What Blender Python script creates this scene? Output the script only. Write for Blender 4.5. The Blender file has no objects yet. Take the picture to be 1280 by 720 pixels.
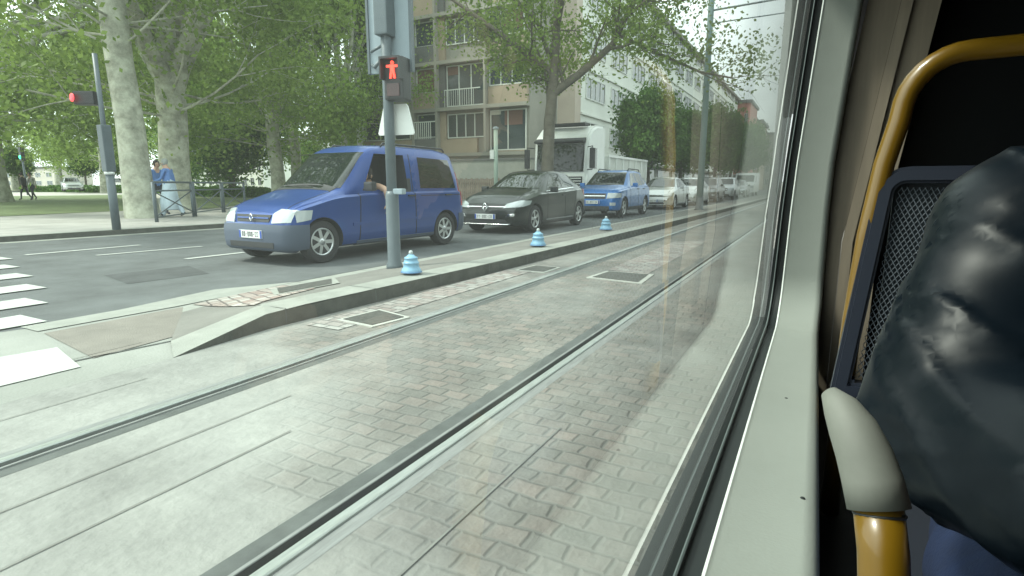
import bpy, bmesh, math, random
import numpy as np
from mathutils import Vector, Matrix, noise
R = math.radians
scn = bpy.context.scene
COL = scn.collection

# ------------------------------------------------------------------ camera, sky, sun, exposure
CAM_H = 1.08
PITCH = math.atan(129/700)
YAW = math.atan(382*math.cos(PITCH)/700)
cd = bpy.data.cameras.new('camera'); cam = bpy.data.objects.new('camera', cd); COL.objects.link(cam)
cd.sensor_width = 36; cd.lens = 36*700/1280
cd.clip_start = 0.02; cd.clip_end = 3000
cam.location = (0, 0, CAM_H); cam.rotation_euler = (R(90)-PITCH, 0, YAW)
scn.camera = cam

SUN_DIR = Vector((-0.55, -0.35, 0.80)).normalized()      # towards the sun
w = bpy.data.worlds.new('World'); scn.world = w; w.use_nodes = True
nt = w.node_tree; nt.nodes.clear()
sky = nt.nodes.new('ShaderNodeTexSky'); sky.sky_type = 'NISHITA'; sky.sun_disc = False
sky.sun_elevation = math.asin(SUN_DIR.z); sky.sun_rotation = math.atan2(SUN_DIR.x, SUN_DIR.y)
sky.dust_density = 3.0; sky.air_density = 1.3
hs = nt.nodes.new('ShaderNodeHueSaturation'); hs.inputs['Saturation'].default_value = 0.42
cl = nt.nodes.new('ShaderNodeTexNoise'); cl.inputs['Scale'].default_value = 2.2; cl.inputs['Detail'].default_value = 6
tc = nt.nodes.new('ShaderNodeTexCoord')
rmp = nt.nodes.new('ShaderNodeMapRange'); rmp.inputs['From Min'].default_value = .32; rmp.inputs['From Max'].default_value = .60
mix = nt.nodes.new('ShaderNodeMix'); mix.data_type = 'RGBA'
mix.inputs['B'].default_value = (14, 15.6, 15.4, 1)
bg = nt.nodes.new('ShaderNodeBackground'); bg.inputs['Strength'].default_value = 0.15
wo = nt.nodes.new('ShaderNodeOutputWorld')
L = nt.links.new
L(sky.outputs[0], hs.inputs['Color']); L(hs.outputs[0], mix.inputs['A'])
L(tc.outputs['Generated'], cl.inputs['Vector']); L(cl.outputs['Fac'], rmp.inputs['Value']); L(rmp.outputs[0], mix.inputs['Factor'])
L(mix.outputs['Result'], bg.inputs['Color']); L(bg.outputs[0], wo.inputs[0])
sd = bpy.data.lights.new('sun', 'SUN'); sd.energy = 3.3; sd.angle = R(10); sd.color = (1, .975, .88)
so = bpy.data.objects.new('sun', sd); COL.objects.link(so); so.rotation_euler = SUN_DIR.to_track_quat('Z', 'Y').to_euler()
scn.view_settings.view_transform = 'Standard'; scn.view_settings.look = 'None'
scn.view_settings.exposure = 0.46; scn.view_settings.gamma = 1; scn.view_settings.use_curve_mapping = False
scn.cycles.transparent_max_bounces = 16; scn.cycles.max_bounces = 8

# ------------------------------------------------------------------ helpers
_s, _c = math.sin(YAW), math.cos(YAW)
def at_y(px, Y):
    """ground X of the sight line through photo column px at distance Y along the street"""
    t = (px-640)/700*math.cos(PITCH) * 1.0
    # solve (Y s + X c) = t (Y c - X s)
    return Y*(t*_c-_s)/(_c+t*_s)

def props(o, label=None, cat=None, group=None, kind=None):
    if label: o['label'] = label
    if cat: o['category'] = cat
    if group: o['group'] = group
    if kind: o['kind'] = kind
    return o
def empty(name, loc=(0, 0, 0), rz=0, label=None, cat=None, group=None):
    o = bpy.data.objects.new(name, None); COL.objects.link(o); o.location = loc; o.rotation_euler = (0, 0, rz)
    return props(o, label, cat, group)
def link(name, me, mats, parent=None, loc=None):
    if mats is not None:
        me.materials.clear()
        for m in (mats if isinstance(mats, (list, tuple)) else [mats]): me.materials.append(m)
    me.name = name
    o = bpy.data.objects.new(name, me); COL.objects.link(o)
    if parent: o.parent = parent
    if loc: o.location = loc
    return o
def copy_tree(o, parent=None):
    c = o.copy(); COL.objects.link(c)
    if parent: c.parent = parent
    for ch in [k for k in bpy.data.objects if k.parent == o]: copy_tree(ch, c)
    return c

_mats = {}
def mat(name, col, rough=.6, metal=0, var=0, vscale=4, bump=0, bscale=30, spec=.5, coat=0, emit=None, estr=0, stretch=None, col2=None):
    if name in _mats: return _mats[name]
    m = bpy.data.materials.new(name); m.use_nodes = True; n = m.node_tree; b = n.nodes['Principled BSDF']
    b.inputs['Base Color'].default_value = (*col, 1); b.inputs['Roughness'].default_value = rough; b.inputs['Metallic'].default_value = metal
    b.inputs['Specular IOR Level'].default_value = spec; b.inputs['Coat Weight'].default_value = coat; b.inputs['Coat Roughness'].default_value = .04
    if emit: b.inputs['Emission Color'].default_value = (*emit, 1); b.inputs['Emission Strength'].default_value = estr
    if var or bump:
        t = n.nodes.new('ShaderNodeTexCoord'); src = t.outputs['Object']
        if stretch:
            mp = n.nodes.new('ShaderNodeMapping'); mp.inputs['Scale'].default_value = stretch; n.links.new(src, mp.inputs[0]); src = mp.outputs[0]
    if var:
        x = n.nodes.new('ShaderNodeTexNoise'); x.inputs['Scale'].default_value = vscale; x.inputs['Detail'].default_value = 8; x.inputs['Roughness'].default_value = .65
        n.links.new(src, x.inputs['Vector'])
        mr = n.nodes.new('ShaderNodeMapRange'); mr.inputs['From Min'].default_value = .3; mr.inputs['From Max'].default_value = .7
        n.links.new(x.outputs['Fac'], mr.inputs['Value'])
        mx = n.nodes.new('ShaderNodeMix'); mx.data_type = 'RGBA'
        lo = [v*(1-var) for v in col]; hi = [v*(1+var) for v in col] if col2 is None else col2
        mx.inputs['A'].default_value = (*lo, 1); mx.inputs['B'].default_value = (*hi, 1)
        n.links.new(mr.outputs[0], mx.inputs['Factor']); n.links.new(mx.outputs['Result'], b.inputs['Base Color'])
    if bump:
        x2 = n.nodes.new('ShaderNodeTexNoise'); x2.inputs['Scale'].default_value = bscale; x2.inputs['Detail'].default_value = 6
        n.links.new(src, x2.inputs['Vector'])
        bp = n.nodes.new('ShaderNodeBump'); bp.inputs['Strength'].default_value = bump; bp.inputs['Distance'].default_value = .02
        n.links.new(x2.outputs['Fac'], bp.inputs['Height']); n.links.new(bp.outputs[0], b.inputs['Normal'])
    _mats[name] = m
    return m

def brick_mat(name, c1, c2, mortar, bw, bh, ms=.012, rough=.8, bump=.6, offset=.5, var=.35, rot=0, squash=1.0, fade=None):
    m = bpy.data.materials.new(name); m.use_nodes = True; n = m.node_tree; b = n.nodes['Principled BSDF']
    b.inputs['Roughness'].default_value = rough
    t = n.nodes.new('ShaderNodeTexCoord'); mp = n.nodes.new('ShaderNodeMapping'); mp.inputs['Rotation'].default_value = (0, 0, rot)
    n.links.new(t.outputs['Object'], mp.inputs[0])
    # wobble so the joints are not ruled lines
    wn = n.nodes.new('ShaderNodeTexNoise'); wn.inputs['Scale'].default_value = 5; n.links.new(mp.outputs[0], wn.inputs['Vector'])
    va = n.nodes.new('ShaderNodeVectorMath'); va.operation = 'MULTIPLY_ADD'; va.inputs[1].default_value = (.05, .05, 0)
    n.links.new(wn.outputs['Color'], va.inputs[0]); n.links.new(mp.outputs[0], va.inputs[2])
    k = n.nodes.new('ShaderNodeTexBrick'); k.offset = offset; k.squash = squash
    k.inputs['Scale'].default_value = 1; k.inputs['Brick Width'].default_value = bw; k.inputs['Row Height'].default_value = bh
    k.inputs['Mortar Size'].default_value = ms; k.inputs['Mortar Smooth'].default_value = .9
    k.inputs['Color1'].default_value = (*c1, 1); k.inputs['Color2'].default_value = (*c2, 1); k.inputs['Mortar'].default_value = (*mortar, 1)
    n.links.new(va.outputs[0], k.inputs['Vector'])
    x = n.nodes.new('ShaderNodeTexNoise'); x.inputs['Scale'].default_value = 1.1; x.inputs['Detail'].default_value = 9; x.inputs['Roughness'].default_value = .7
    n.links.new(t.outputs['Object'], x.inputs['Vector'])
    mr = n.nodes.new('ShaderNodeMapRange'); mr.inputs['From Min'].default_value = .3; mr.inputs['From Max'].default_value = .7
    mr.inputs['To Min'].default_value = 1-var; mr.inputs['To Max'].default_value = 1+var
    n.links.new(x.outputs['Fac'], mr.inputs['Value'])
    mm = n.nodes.new('ShaderNodeVectorMath'); mm.operation = 'SCALE'
    n.links.new(k.outputs['Color'], mm.inputs[0]); n.links.new(mr.outputs[0], mm.inputs['Scale']); n.links.new(mm.outputs[0], b.inputs['Base Color'])
    inv = n.nodes.new('ShaderNodeMath'); inv.operation = 'SUBTRACT'; inv.inputs[0].default_value = 1; n.links.new(k.outputs['Fac'], inv.inputs[1])
    if fade:
        # mask: 0 on the concrete of the crossing, 1 on open setts; ragged edge, and grouted-over patches further on
        sx = n.nodes.new('ShaderNodeSeparateXYZ'); n.links.new(t.outputs['Object'], sx.inputs[0])
        m1 = n.nodes.new('ShaderNodeMath'); m1.operation = 'MULTIPLY_ADD'; m1.inputs[1].default_value = .80; m1.inputs[2].default_value = -.16; n.links.new(sx.outputs['X'], m1.inputs[0])
        m2 = n.nodes.new('ShaderNodeMath'); m2.operation = 'ADD'; n.links.new(m1.outputs[0], m2.inputs[0]); n.links.new(sx.outputs['Y'], m2.inputs[1])
        nz = n.nodes.new('ShaderNodeTexNoise'); nz.inputs['Scale'].default_value = 1.3; nz.inputs['Detail'].default_value = 7; n.links.new(t.outputs['Object'], nz.inputs['Vector'])
        m3 = n.nodes.new('ShaderNodeMath'); m3.operation = 'MULTIPLY_ADD'; m3.inputs[1].default_value = 1.6; n.links.new(nz.outputs['Fac'], m3.inputs[0]); n.links.new(m2.outputs[0], m3.inputs[2])
        ms_ = n.nodes.new('ShaderNodeMapRange'); ms_.interpolation_type = 'SMOOTHSTEP'; ms_.inputs['From Min'].default_value = .55; ms_.inputs['From Max'].default_value = 1.25; n.links.new(m3.outputs[0], ms_.inputs['Value'])
        n2 = n.nodes.new('ShaderNodeTexNoise'); n2.inputs['Scale'].default_value = .8; n2.inputs['Detail'].default_value = 6; n2.inputs['Roughness'].default_value = .7
        mo = n.nodes.new('ShaderNodeMapping'); mo.inputs['Location'].default_value = (7, 3, 0); mo.inputs['Scale'].default_value = (1.6, .8, 1); n.links.new(t.outputs['Object'], mo.inputs[0]); n.links.new(mo.outputs[0], n2.inputs['Vector'])
        mp2 = n.nodes.new('ShaderNodeMapRange'); mp2.inputs['From Min'].default_value = .36; mp2.inputs['From Max'].default_value = .60; mp2.inputs['To Min'].default_value = .12; n.links.new(n2.outputs['Fac'], mp2.inputs['Value'])
        mk = n.nodes.new('ShaderNodeMath'); mk.operation = 'MULTIPLY'; n.links.new(ms_.outputs[0], mk.inputs[0]); n.links.new(mp2.outputs[0], mk.inputs[1])
        cm = n.nodes.new('ShaderNodeMix'); cm.data_type = 'RGBA'; cm.inputs['A'].default_value = (*fade, 1)
        n.links.new(ms_.outputs[0], cm.inputs['Factor']); 
        # grout film over the setts
        gm = n.nodes.new('ShaderNodeMix'); gm.data_type = 'RGBA'; gm.inputs['A'].default_value = (*[v*.86 for v in fade], 1); n.links.new(mp2.outputs[0], gm.inputs['Factor']); n.links.new(k.outputs['Color'], gm.inputs['B'])
        n.links.new(gm.outputs['Result'], cm.inputs['B']); n.links.new(cm.outputs['Result'], mm.inputs[0])
        iv2 = n.nodes.new('ShaderNodeMath'); iv2.operation = 'MULTIPLY'; n.links.new(inv.outputs[0], iv2.inputs[0]); n.links.new(mk.outputs[0], iv2.inputs[1]); inv = iv2
    x2 = n.nodes.new('ShaderNodeTexNoise'); x2.inputs['Scale'].default_value = 22; x2.inputs['Detail'].default_value = 5; n.links.new(t.outputs['Object'], x2.inputs['Vector'])
    ad = n.nodes.new('ShaderNodeMath'); ad.operation = 'MULTIPLY_ADD'; ad.inputs[1].default_value = .8
    n.links.new(x2.outputs['Fac'], ad.inputs[0]); n.links.new(inv.outputs[0], ad.inputs[2])
    bp = n.nodes.new('ShaderNodeBump'); bp.inputs['Strength'].default_value = bump; bp.inputs['Distance'].default_value = .02
    n.links.new(ad.outputs[0], bp.inputs['Height']); n.links.new(bp.outputs[0], b.inputs['Normal'])
    return m

class MB:
    """collects shapes into one mesh"""
    def __init__(s): s.bm = bmesh.new()
    def box(s, x0, x1, y0, y1, z0, z1, bev=0, mi=0, M=None):
        vs = [s.bm.verts.new((x, y, z)) for x in (x0, x1) for y in (y0, y1) for z in (z0, z1)]
        fs = [s.bm.faces.new([vs[i] for i in q]) for q in ((0, 1, 3, 2), (4, 6, 7, 5), (0, 4, 5, 1), (2, 3, 7, 6), (0, 2, 6, 4), (1, 5, 7, 3))]
        for f in fs: f.material_index = mi
        nv = vs
        if bev:
            es = list({e for f in fs for e in f.edges})
            r = bmesh.ops.bevel(s.bm, geom=es, offset=bev, segments=2, profile=.7, affect='EDGES')
            for f in r['faces']: f.material_index = mi
            nv = list({v for f in r['faces'] for v in f.verts} | {v for v in vs if v.is_valid})
        if M is not None: bmesh.ops.transform(s.bm, matrix=M, verts=nv)
        return s
    def prism(s, pts, z0, z1, mi=0, M=None):
        """polygon in xy extruded in z"""
        a = [s.bm.verts.new((p[0], p[1], z0 if not callable(z0) else z0(p))) for p in pts]
        b = [s.bm.verts.new((p[0], p[1], z1 if not callable(z1) else z1(p))) for p in pts]
        n = len(pts); fs = [s.bm.faces.new(a[::-1]), s.bm.faces.new(b)]
        for i in range(n): fs.append(s.bm.faces.new((a[i], a[(i+1) % n], b[(i+1) % n], b[i])))
        for f in fs: f.material_index = mi
        if M is not None: bmesh.ops.transform(s.bm, matrix=M, verts=a+b)
        return s
    def poly(s, pts, mi=0):
        f = s.bm.faces.new([s.bm.verts.new(p) for p in pts]); f.material_index = mi; return s
    def tube(s, pts, r, seg=10, cap=True, mi=0):
        pts = [Vector(p) for p in pts]; n = len(pts)
        rs = r if isinstance(r, (list, tuple)) else [r]*n
        rings = []; u = None
        for i, p in enumerate(pts):
            d = (pts[min(i+1, n-1)]-pts[max(i-1, 0)]).normalized()
            if u is None: u = d.orthogonal().normalized()
            u = (u-d*u.dot(d)).normalized(); v = d.cross(u)
            rings.append([s.bm.verts.new(p+(u*math.cos(a)+v*math.sin(a))*rs[i]) for a in [2*math.pi*k/seg for k in range(seg)]])
        for i in range(n-1):
            for k in range(seg):
                f = s.bm.faces.new((rings[i][k], rings[i][(k+1) % seg], rings[i+1][(k+1) % seg], rings[i+1][k])); f.material_index = mi; f.smooth = True
        if cap:
            s.bm.faces.new(rings[0][::-1]).material_index = mi; s.bm.faces.new(rings[-1]).material_index = mi
        return s
    def lathe(s, prof, seg=24, axis='z', cen=(0, 0, 0), mi=0, smooth=True):
        rings = []; c = Vector(cen)
        for r, h in prof:
            ring = []
            for k in range(seg):
                a = 2*math.pi*k/seg; x, y = r*math.cos(a), r*math.sin(a)
                p = {'z': (x, y, h), 'x': (h, x, y), 'y': (x, h, y)}[axis]
                ring.append(s.bm.verts.new(c+Vector(p)))
            rings.append(ring)
        for i in range(len(rings)-1):
            for k in range(seg):
                f = s.bm.faces.new((rings[i][k], rings[i][(k+1) % seg], rings[i+1][(k+1) % seg], rings[i+1][k])); f.material_index = mi; f.smooth = smooth
        s.bm.faces.new(rings[0][::-1]).material_index = mi; s.bm.faces.new(rings[-1]).material_index = mi
        return s
    def build(s, name, mats, parent=None, loc=None, smooth=False):
        bmesh.ops.recalc_face_normals(s.bm, faces=s.bm.faces)
        me = bpy.data.meshes.new(name); s.bm.to_mesh(me); s.bm.free()
        if smooth:
            for p in me.polygons: p.use_smooth = True
        return link(name, me, mats, parent, loc)
def autosmooth(me, ang=35):
    try: me.set_sharp_from_angle(angle=R(ang))
    except Exception: pass

def sheet(name, pts, z, m, kind='structure', parent=None):
    b = MB(); b.poly([(x, y, z) for x, y in pts]); o = b.build(name, m, parent)
    if not parent: o['kind'] = kind
    if o.data.polygons[0].normal.z < 0: o.data.flip_normals()
    return o

# ------------------------------------------------------------------ materials
M_asph = mat('asphalt', (.088, .096, .098), .85, var=.3, vscale=1.5, bump=.5, bscale=120)
M_ground = mat('ground_far', (.13, .135, .115), .9, var=.35, vscale=.25)
M_conc = mat('concrete_slab', (.215, .225, .205), .8, var=.10, vscale=1.1, bump=.25, bscale=60, col2=[.275, .285, .262])
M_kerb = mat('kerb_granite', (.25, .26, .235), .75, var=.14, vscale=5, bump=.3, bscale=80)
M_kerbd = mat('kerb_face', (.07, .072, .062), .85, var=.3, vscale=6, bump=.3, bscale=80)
M_walk = mat('pavement_asphalt', (.155, .152, .138), .85, var=.2, vscale=2, bump=.3, bscale=90)
M_pave = mat('pavement_pale', (.33, .32, .30), .85, var=.2, vscale=.9, bump=.2, bscale=60)
M_paint = mat('road_paint', (.36, .375, .36), .7, var=.08, vscale=14, bump=.2, bscale=60, col2=[.46, .48, .45])
M_sett = brick_mat('granite_setts', (.120, .122, .110), (.185, .160, .142), (.122, .122, .110), .135, .092, .013, var=.38, bump=.55, fade=(.225, .230, .215))
M_settp = brick_mat('pale_setts', (.31, .31, .29), (.23, .19, .175), (.17, .17, .16), .15, .10, .010, var=.25, bump=.8)
M_steel = mat('rail_steel', (.40, .43, .41), .38, metal=.55, var=.2, vscale=12, stretch=(8, .6, 1))
M_seal = mat('bitumen_seal', (.075, .083, .08), .55, var=.3, vscale=6)
M_flank = mat('rail_flank', (.19, .20, .195), .6, var=.25, vscale=10, stretch=(6, .6, 1))
M_grass = mat('grass', (.10, .135, .05), .9, var=.35, vscale=2.0, bump=.6, bscale=50)
M_iron = mat('cast_iron', (.08, .08, .072), .6, metal=.3, var=.3, vscale=20, bump=.6, bscale=60)
M_iframe = mat('manhole_frame', (.36, .37, .34), .7, var=.15, vscale=8)
M_grey = mat('mast_grey', (.09, .115, .13), .45, var=.12, vscale=5)
M_greyl = mat('panel_grey', (.27, .33, .37), .45, var=.08, vscale=3)
M_white = mat('white_plastic', (.7, .72, .7), .4)
M_black = mat('black_plastic', (.02, .022, .024), .45)
M_bark = mat('plane_bark', (.27, .275, .21), .85, var=.35, vscale=2.5, bump=.4, bscale=14, col2=[.56, .57, .46])
M_barkd = mat('dark_bark', (.10, .09, .07), .9, var=.3, vscale=4, bump=.4, bscale=18)
M_bush = mat('hedge_leaf', (.045, .075, .03), .8, var=.4, vscale=3, bump=1, bscale=14)

def leaf_mat(name, c1, c2, tr=.35):
    m = bpy.data.materials.new(name); m.use_nodes = True; n = m.node_tree; n.nodes.clear()
    o = n.nodes.new('ShaderNodeOutputMaterial'); a = n.nodes.new('ShaderNodeAttribute'); a.attribute_name = 'tone'
    mx = n.nodes.new('ShaderNodeMix'); mx.data_type = 'RGBA'; mx.inputs['A'].default_value = (*c1, 1); mx.inputs['B'].default_value = (*c2, 1)
    n.links.new(a.outputs['Fac'], mx.inputs['Factor'])
    p = n.nodes.new('ShaderNodeBsdfPrincipled'); p.inputs['Roughness'].default_value = .55; p.inputs['Specular IOR Level'].default_value = .3
    t = n.nodes.new('ShaderNodeBsdfTranslucent'); ms = n.nodes.new('ShaderNodeMixShader'); ms.inputs[0].default_value = tr
    n.links.new(mx.outputs['Result'], p.inputs['Base Color']); n.links.new(mx.outputs['Result'], t.inputs['Color'])
    n.links.new(p.outputs[0], ms.inputs[1]); n.links.new(t.outputs[0], ms.inputs[2]); n.links.new(ms.outputs[0], o.inputs[0])
    return m
M_leaf = leaf_mat('plane_leaves', (.125, .20, .035), (.26, .36, .085), .48)
M_leafd = leaf_mat('lime_leaves', (.045, .11, .02), (.11, .22, .04), .38)
M_leafy = leaf_mat('spring_leaves', (.14, .24, .04), (.26, .37, .085), .48)

# ------------------------------------------------------------------ ground
sheet('ground', [(-1500, -400), (600, -400), (600, 2000), (-1500, 2000)], -.06, M_ground)
XL, XR = -2.745, -1.31           # gauge faces of the two rails
YB = -6; YF = 220
KL = [(-3.52, 2.0), (-3.62, 2.78), (-3.52, 5.7), (-3.35, 14), (-3.25, 25), (-3.25, YF)]     # track-side edge of the median
KR = [(-4.95, 2.95), (-5.0, 3.8), (-5.02, 4.4), (-5.0, 8.3), (-4.95, 25), (-4.95, YF)]                   # road-side edge
# road: everything left of the track bed
sheet('road', [(-3.9, 3.2), (-4.2, YF), (-13.2, YF), (-13.3, 9.6), (-13.7, 4.85), (-15.5, 1.0), (-22, -6), (-3.9, -6)], -.012, M_asph)
# concrete crossing surface (track crossing between road and platform)
zc = 0.0
sheet('crossing_slab', [(-6.0, -6), (-3.521, -6), (-3.521, 2.0), (-3.9, 2.35), (-4.95, 2.95), (-5.05, 4.35), (-5.45, 3.6), (-5.3, 2.6), (-5.25, 1.9), (-5.5, .9)], zc-.004, M_conc)
sheet('track_setts', [(-3.52, -6), (XL-.10, -6), (XL-.10, YF), (-3.2, YF), (-3.2, 25), (-3.3, 14), (-3.48, 5.7), (-3.6, 2.78), (-3.52, 2.0)], -.004, M_sett)
sheet('track_setts', [(XL+.125, -6), (XR-.125, -6), (XR-.125, YF), (XL+.125, YF)], -.004, M_sett)
sheet('track_setts', [(XR+.10, -6), (3.2, -6), (3.2, YF), (XR+.10, YF)], -.004, M_sett)
# slab joints
M_joint = mat('joint_fill', (.17, .175, .16), .85, var=.3, vscale=4)
for x0, y0, x1, y1 in [(-2.32, .2, -2.33, 1.9), (-1.95, .0, -1.98, 1.6), (-3.25, -.5, -3.27, 1.7), (-4.0, -1, -4.05, 2.1), (-.95, .3, -.93, 2.2)]:
    sheet('slab_joint', [(x0-.004, y0), (x0+.004, y0), (x1+.004, y1), (x1-.004, y1)], .001, M_joint)
sheet('slab_joint', [(-4.62, 1.2), (-4.02, 1.35), (-3.9, 2.25), (-3.92, 2.25), (-4.04, 1.37), (-4.62, 1.22)], .001, M_seal)
# darker and pale patches of repaired paving in the track
sheet('concrete_patch', [(-3.45, 3.0), (-3.1, 3.0), (-3.1, 6.3), (-3.45, 6.3)], .001, M_settp)
sheet('concrete_patch', [(-2.3, 6.9), (-1.75, 6.7), (-1.8, 11.5), (-2.35, 11)], .001, M_settp)

# rails: real grooved section swept along the street
def rail(x, sgn, label):
    # sgn=+1: groove to the right of the head, -1: groove to the left
    t = empty('tram_rail', (x, 0, 0), 0, label, 'rail', 'grooved rails of the neighbouring track')
    def strip(name, prof, m, y0=YB, y1=YF):
        b = MB(); ys = np.concatenate([np.linspace(y0, 12, 30), np.linspace(14, y1, 12)])
        rows = [[b.bm.verts.new((sgn*px, y, pz)) for px, pz in prof] for y in ys]
        for i in range(len(rows)-1):
            for k in range(len(prof)-1): b.bm.faces.new((rows[i][k], rows[i][k+1], rows[i+1][k+1], rows[i+1][k]))
        o = b.build(name, m, t)
        up = sum(p.normal.z for p in o.data.polygons)
        if up < 0: o.data.flip_normals()
        return o
    strip('rail_head', [(-.044, -.01), (-.043, .002), (-.038, .006), (-.004, .006), (.0, .001), (.001, -.035)], M_steel)
    strip('groove', [(.001, -.035), (.036, -.035), (.040, -.002)], M_black)
    strip('rail_lip', [(.040, -.002), (.042, .001), (.055, .001), (.057, -.006)], M_flank)
    strip('sealing_strip', [(.057, -.006), (.085, -.004), (.13, -.003)], M_seal)
    strip('flank_strip', [(-.044, -.006), (-.09, -.003), (-.105, -.003)], M_flank)
rail(XL, 1, 'shiny grooved steel rail nearer the kerb and the parked traffic')
rail(XR, -1, 'shiny grooved steel rail nearest the tram window')

# median: ramped nose, kerb stones each side, dark paved middle
def ramp(p):
    al = min(1, max(0, (p[1]-(2.0-min(0, p[0]+3.70)*.66))/.85)); cr = min(1, max(0, (-3.96-p[0])/.95))
    return -.002+.122*al*(1-.82*cr)
mat_redsett = brick_mat('red_white_setts', (.36, .35, .32), (.24, .17, .15), (.13, .11, .10), .13, .10, .012, var=.2, bump=.8, rot=R(25))
def median():
    n = len(KL)
    b = MB()
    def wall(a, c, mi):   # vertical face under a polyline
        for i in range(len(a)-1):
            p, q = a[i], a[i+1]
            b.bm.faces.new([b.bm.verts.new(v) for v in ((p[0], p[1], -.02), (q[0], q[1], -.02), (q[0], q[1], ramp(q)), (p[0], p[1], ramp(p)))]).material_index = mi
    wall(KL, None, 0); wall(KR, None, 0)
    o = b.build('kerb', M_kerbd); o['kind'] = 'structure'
    def top(name, a, c, m, dz=0):
        bb = MB(); nx = 6; rows = []
        for i in range(len(a)-1):
            ns = 8 if a[i+1][1] < 9 else 3
            for q in range(ns+(i == len(a)-2)):
                u = q/ns; A_ = Vector((*a[i], 0)).lerp(Vector((*a[i+1], 0)), u); C_ = Vector((*c[i], 0)).lerp(Vector((*c[i+1], 0)), u)
                row = []
                for k in range(nx+1):
                    w_ = A_.lerp(C_, k/nx); row.append(bb.bm.verts.new((w_.x, w_.y, ramp(w_)+dz)))
                rows.append(row)
        for i in range(len(rows)-1):
            for k in range(nx): bb.bm.faces.new((rows[i][k], rows[i+1][k], rows[i+1][k+1], rows[i][k+1]))
        oo = bb.build(name, m); oo['kind'] = 'structure'
        if sum(p.normal.z for p in oo.data.polygons) < 0: oo.data.flip_normals()
    KLi = [(-3.88, 2.20), (-3.93, 3.0), (-3.84, 5.7), (-3.65, 14), (-3.55, 25), (-3.55, YF)]
    KRi = [(-4.72, 2.80), (-4.78, 3.7), (-4.78, 8.3), (-4.72, 14), (-4.72, 25), (-4.72, YF)]
    KRo = [(-4.95, 2.95), (-5.0, 3.8), (-5.0, 8.3), (-4.95, 14), (-4.95, 25), (-4.95, YF)]
    top('kerb_stones', KL, KLi, M_kerb); top('kerb_stones', KRi, KRo, M_kerb); top('median_paving', KLi, KRi, M_walk)
median()
jb = MB(); yj = 2.95
def kl(pl, y):
    for a, c in zip(pl, pl[1:]):
        if a[1] <= y <= c[1]: return a[0]+(c[0]-a[0])*(y-a[1])/(c[1]-a[1])
while yj < 34:
    xa = kl(KL, yj); xb = xa-.33; za, zb = ramp((xa, yj))+.0035, ramp((xb, yj))+.0035
    jb.poly([(xa, yj, za), (xb, yj, zb), (xb, yj+.010, zb), (xa, yj+.010, za)])
    jb.poly([(xa+.003, yj, 0), (xa+.003, yj+.010, 0), (xa+.003, yj+.010, za), (xa+.003, yj, za)])
    xc = -4.99; jb.poly([(xc, yj+.3, ramp((xc, yj))+.004), (xc+.21, yj+.3, ramp((xc+.21, yj))+.004), (xc+.21, yj+.31, ramp((xc+.21, yj))+.004), (xc, yj+.31, ramp((xc, yj))+.004)])
    yj += 1.0
o = jb.build('kerb_joints', M_seal); o['kind'] = 'structure'
sheet('asphalt_repair', [(-7.6, 3.6), (-6.7, 3.4), (-6.6, 4.3), (-7.5, 4.6)], -.009, mat('asphalt_new', (.055, .06, .062), .85, var=.25, vscale=3, bump=.5, bscale=120))
sheet('asphalt_repair', [(-12.6, 3.0), (-9.2, 2.2), (-9.15, 2.5), (-12.5, 3.4)], -.009, mat('asphalt_new', (.055, .06, .062)))
sheet('brown_paving', [(-4.95, 1.9), (-3.95, 1.75), (-4.02, 2.38), (-4.7, 3.1), (-4.93, 2.93)], .001, mat('brown_pave', (.175, .162, .142), .85, var=.15, vscale=4, bump=.4, bscale=90))
# pale and pink setts on the median nose
band_pts = [(-3.98, 3.30), (-4.7, 3.78), (-4.75, 4.4), (-4.5, 4.5), (-3.97, 3.9)]
def on_median(name, quad, m, dz, nu=6, nv=6):
    b = MB(); g = [[None]*(nv+1) for _ in range(nu+1)]; P = [Vector((*q, 0)) for q in quad]
    for i in range(nu+1):
        for j in range(nv+1):
            q = P[0].lerp(P[1], i/nu).lerp(P[3].lerp(P[2], i/nu), j/nv); g[i][j] = b.bm.verts.new((q.x, q.y, ramp(q)+dz))
    for i in range(nu):
        for j in range(nv): b.bm.faces.new((g[i][j], g[i+1][j], g[i+1][j+1], g[i][j+1]))
    o = b.build(name, m); o['kind'] = 'structure'
    if sum(p.normal.z for p in o.data.polygons) < 0: o.data.flip_normals()
    return o
on_median('pale_setts', [(-3.98, 2.95), (-4.15, 3.75), (-4.93, 4.05), (-4.92, 3.02)], mat_redsett, .008)

# kerb line of the road beside the crossing
sheet('road_edge_stones', [(-5.32, 1.9), (-5.3, 2.6), (-5.47, 3.6), (-5.07, 4.4), (-5.02, 3.4), (-5.0, 2.9), (-5.05, 1.9)], .003, M_kerb)
# painted marks
for pts in [[(-4.50, 1.45), (-4.43, 1.76), (-3.82, 1.62), (-3.83, 1.23), (-3.9, -.5), (-4.6, -.5)]]:
    sheet('crossing_mark', pts, .002, M_paint)
for (x, y) in [(-10.7, 3.78), (-9.56, 3.43), (-8.48, 3.15), (-7.41, 2.84), (-6.47, 2.46), (-5.62, 2.1)]:
    sheet('zebra_stripe', [(x-.24, y-2.8), (x+.20, y-2.8), (x+.24, y), (x-.22, y)], .0, M_paint)
for x, y, l in [(-10.9, 4.1, 1.7), (-8.2, 5.0, .95), (-8.2, 9, 2), (-8.3, 16, 2), (-8.3, 23, 2)]:
    sheet('lane_dash', [(x-.06, y), (x+.06, y), (x+.10, y+l), (x-.02, y+l)], -.004, M_paint)
sheet('lane_dash', [(-9.9, 4.6), (-9.8, 4.6), (-9.6, 6.2), (-9.7, 6.2)], -.004, M_paint)

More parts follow.
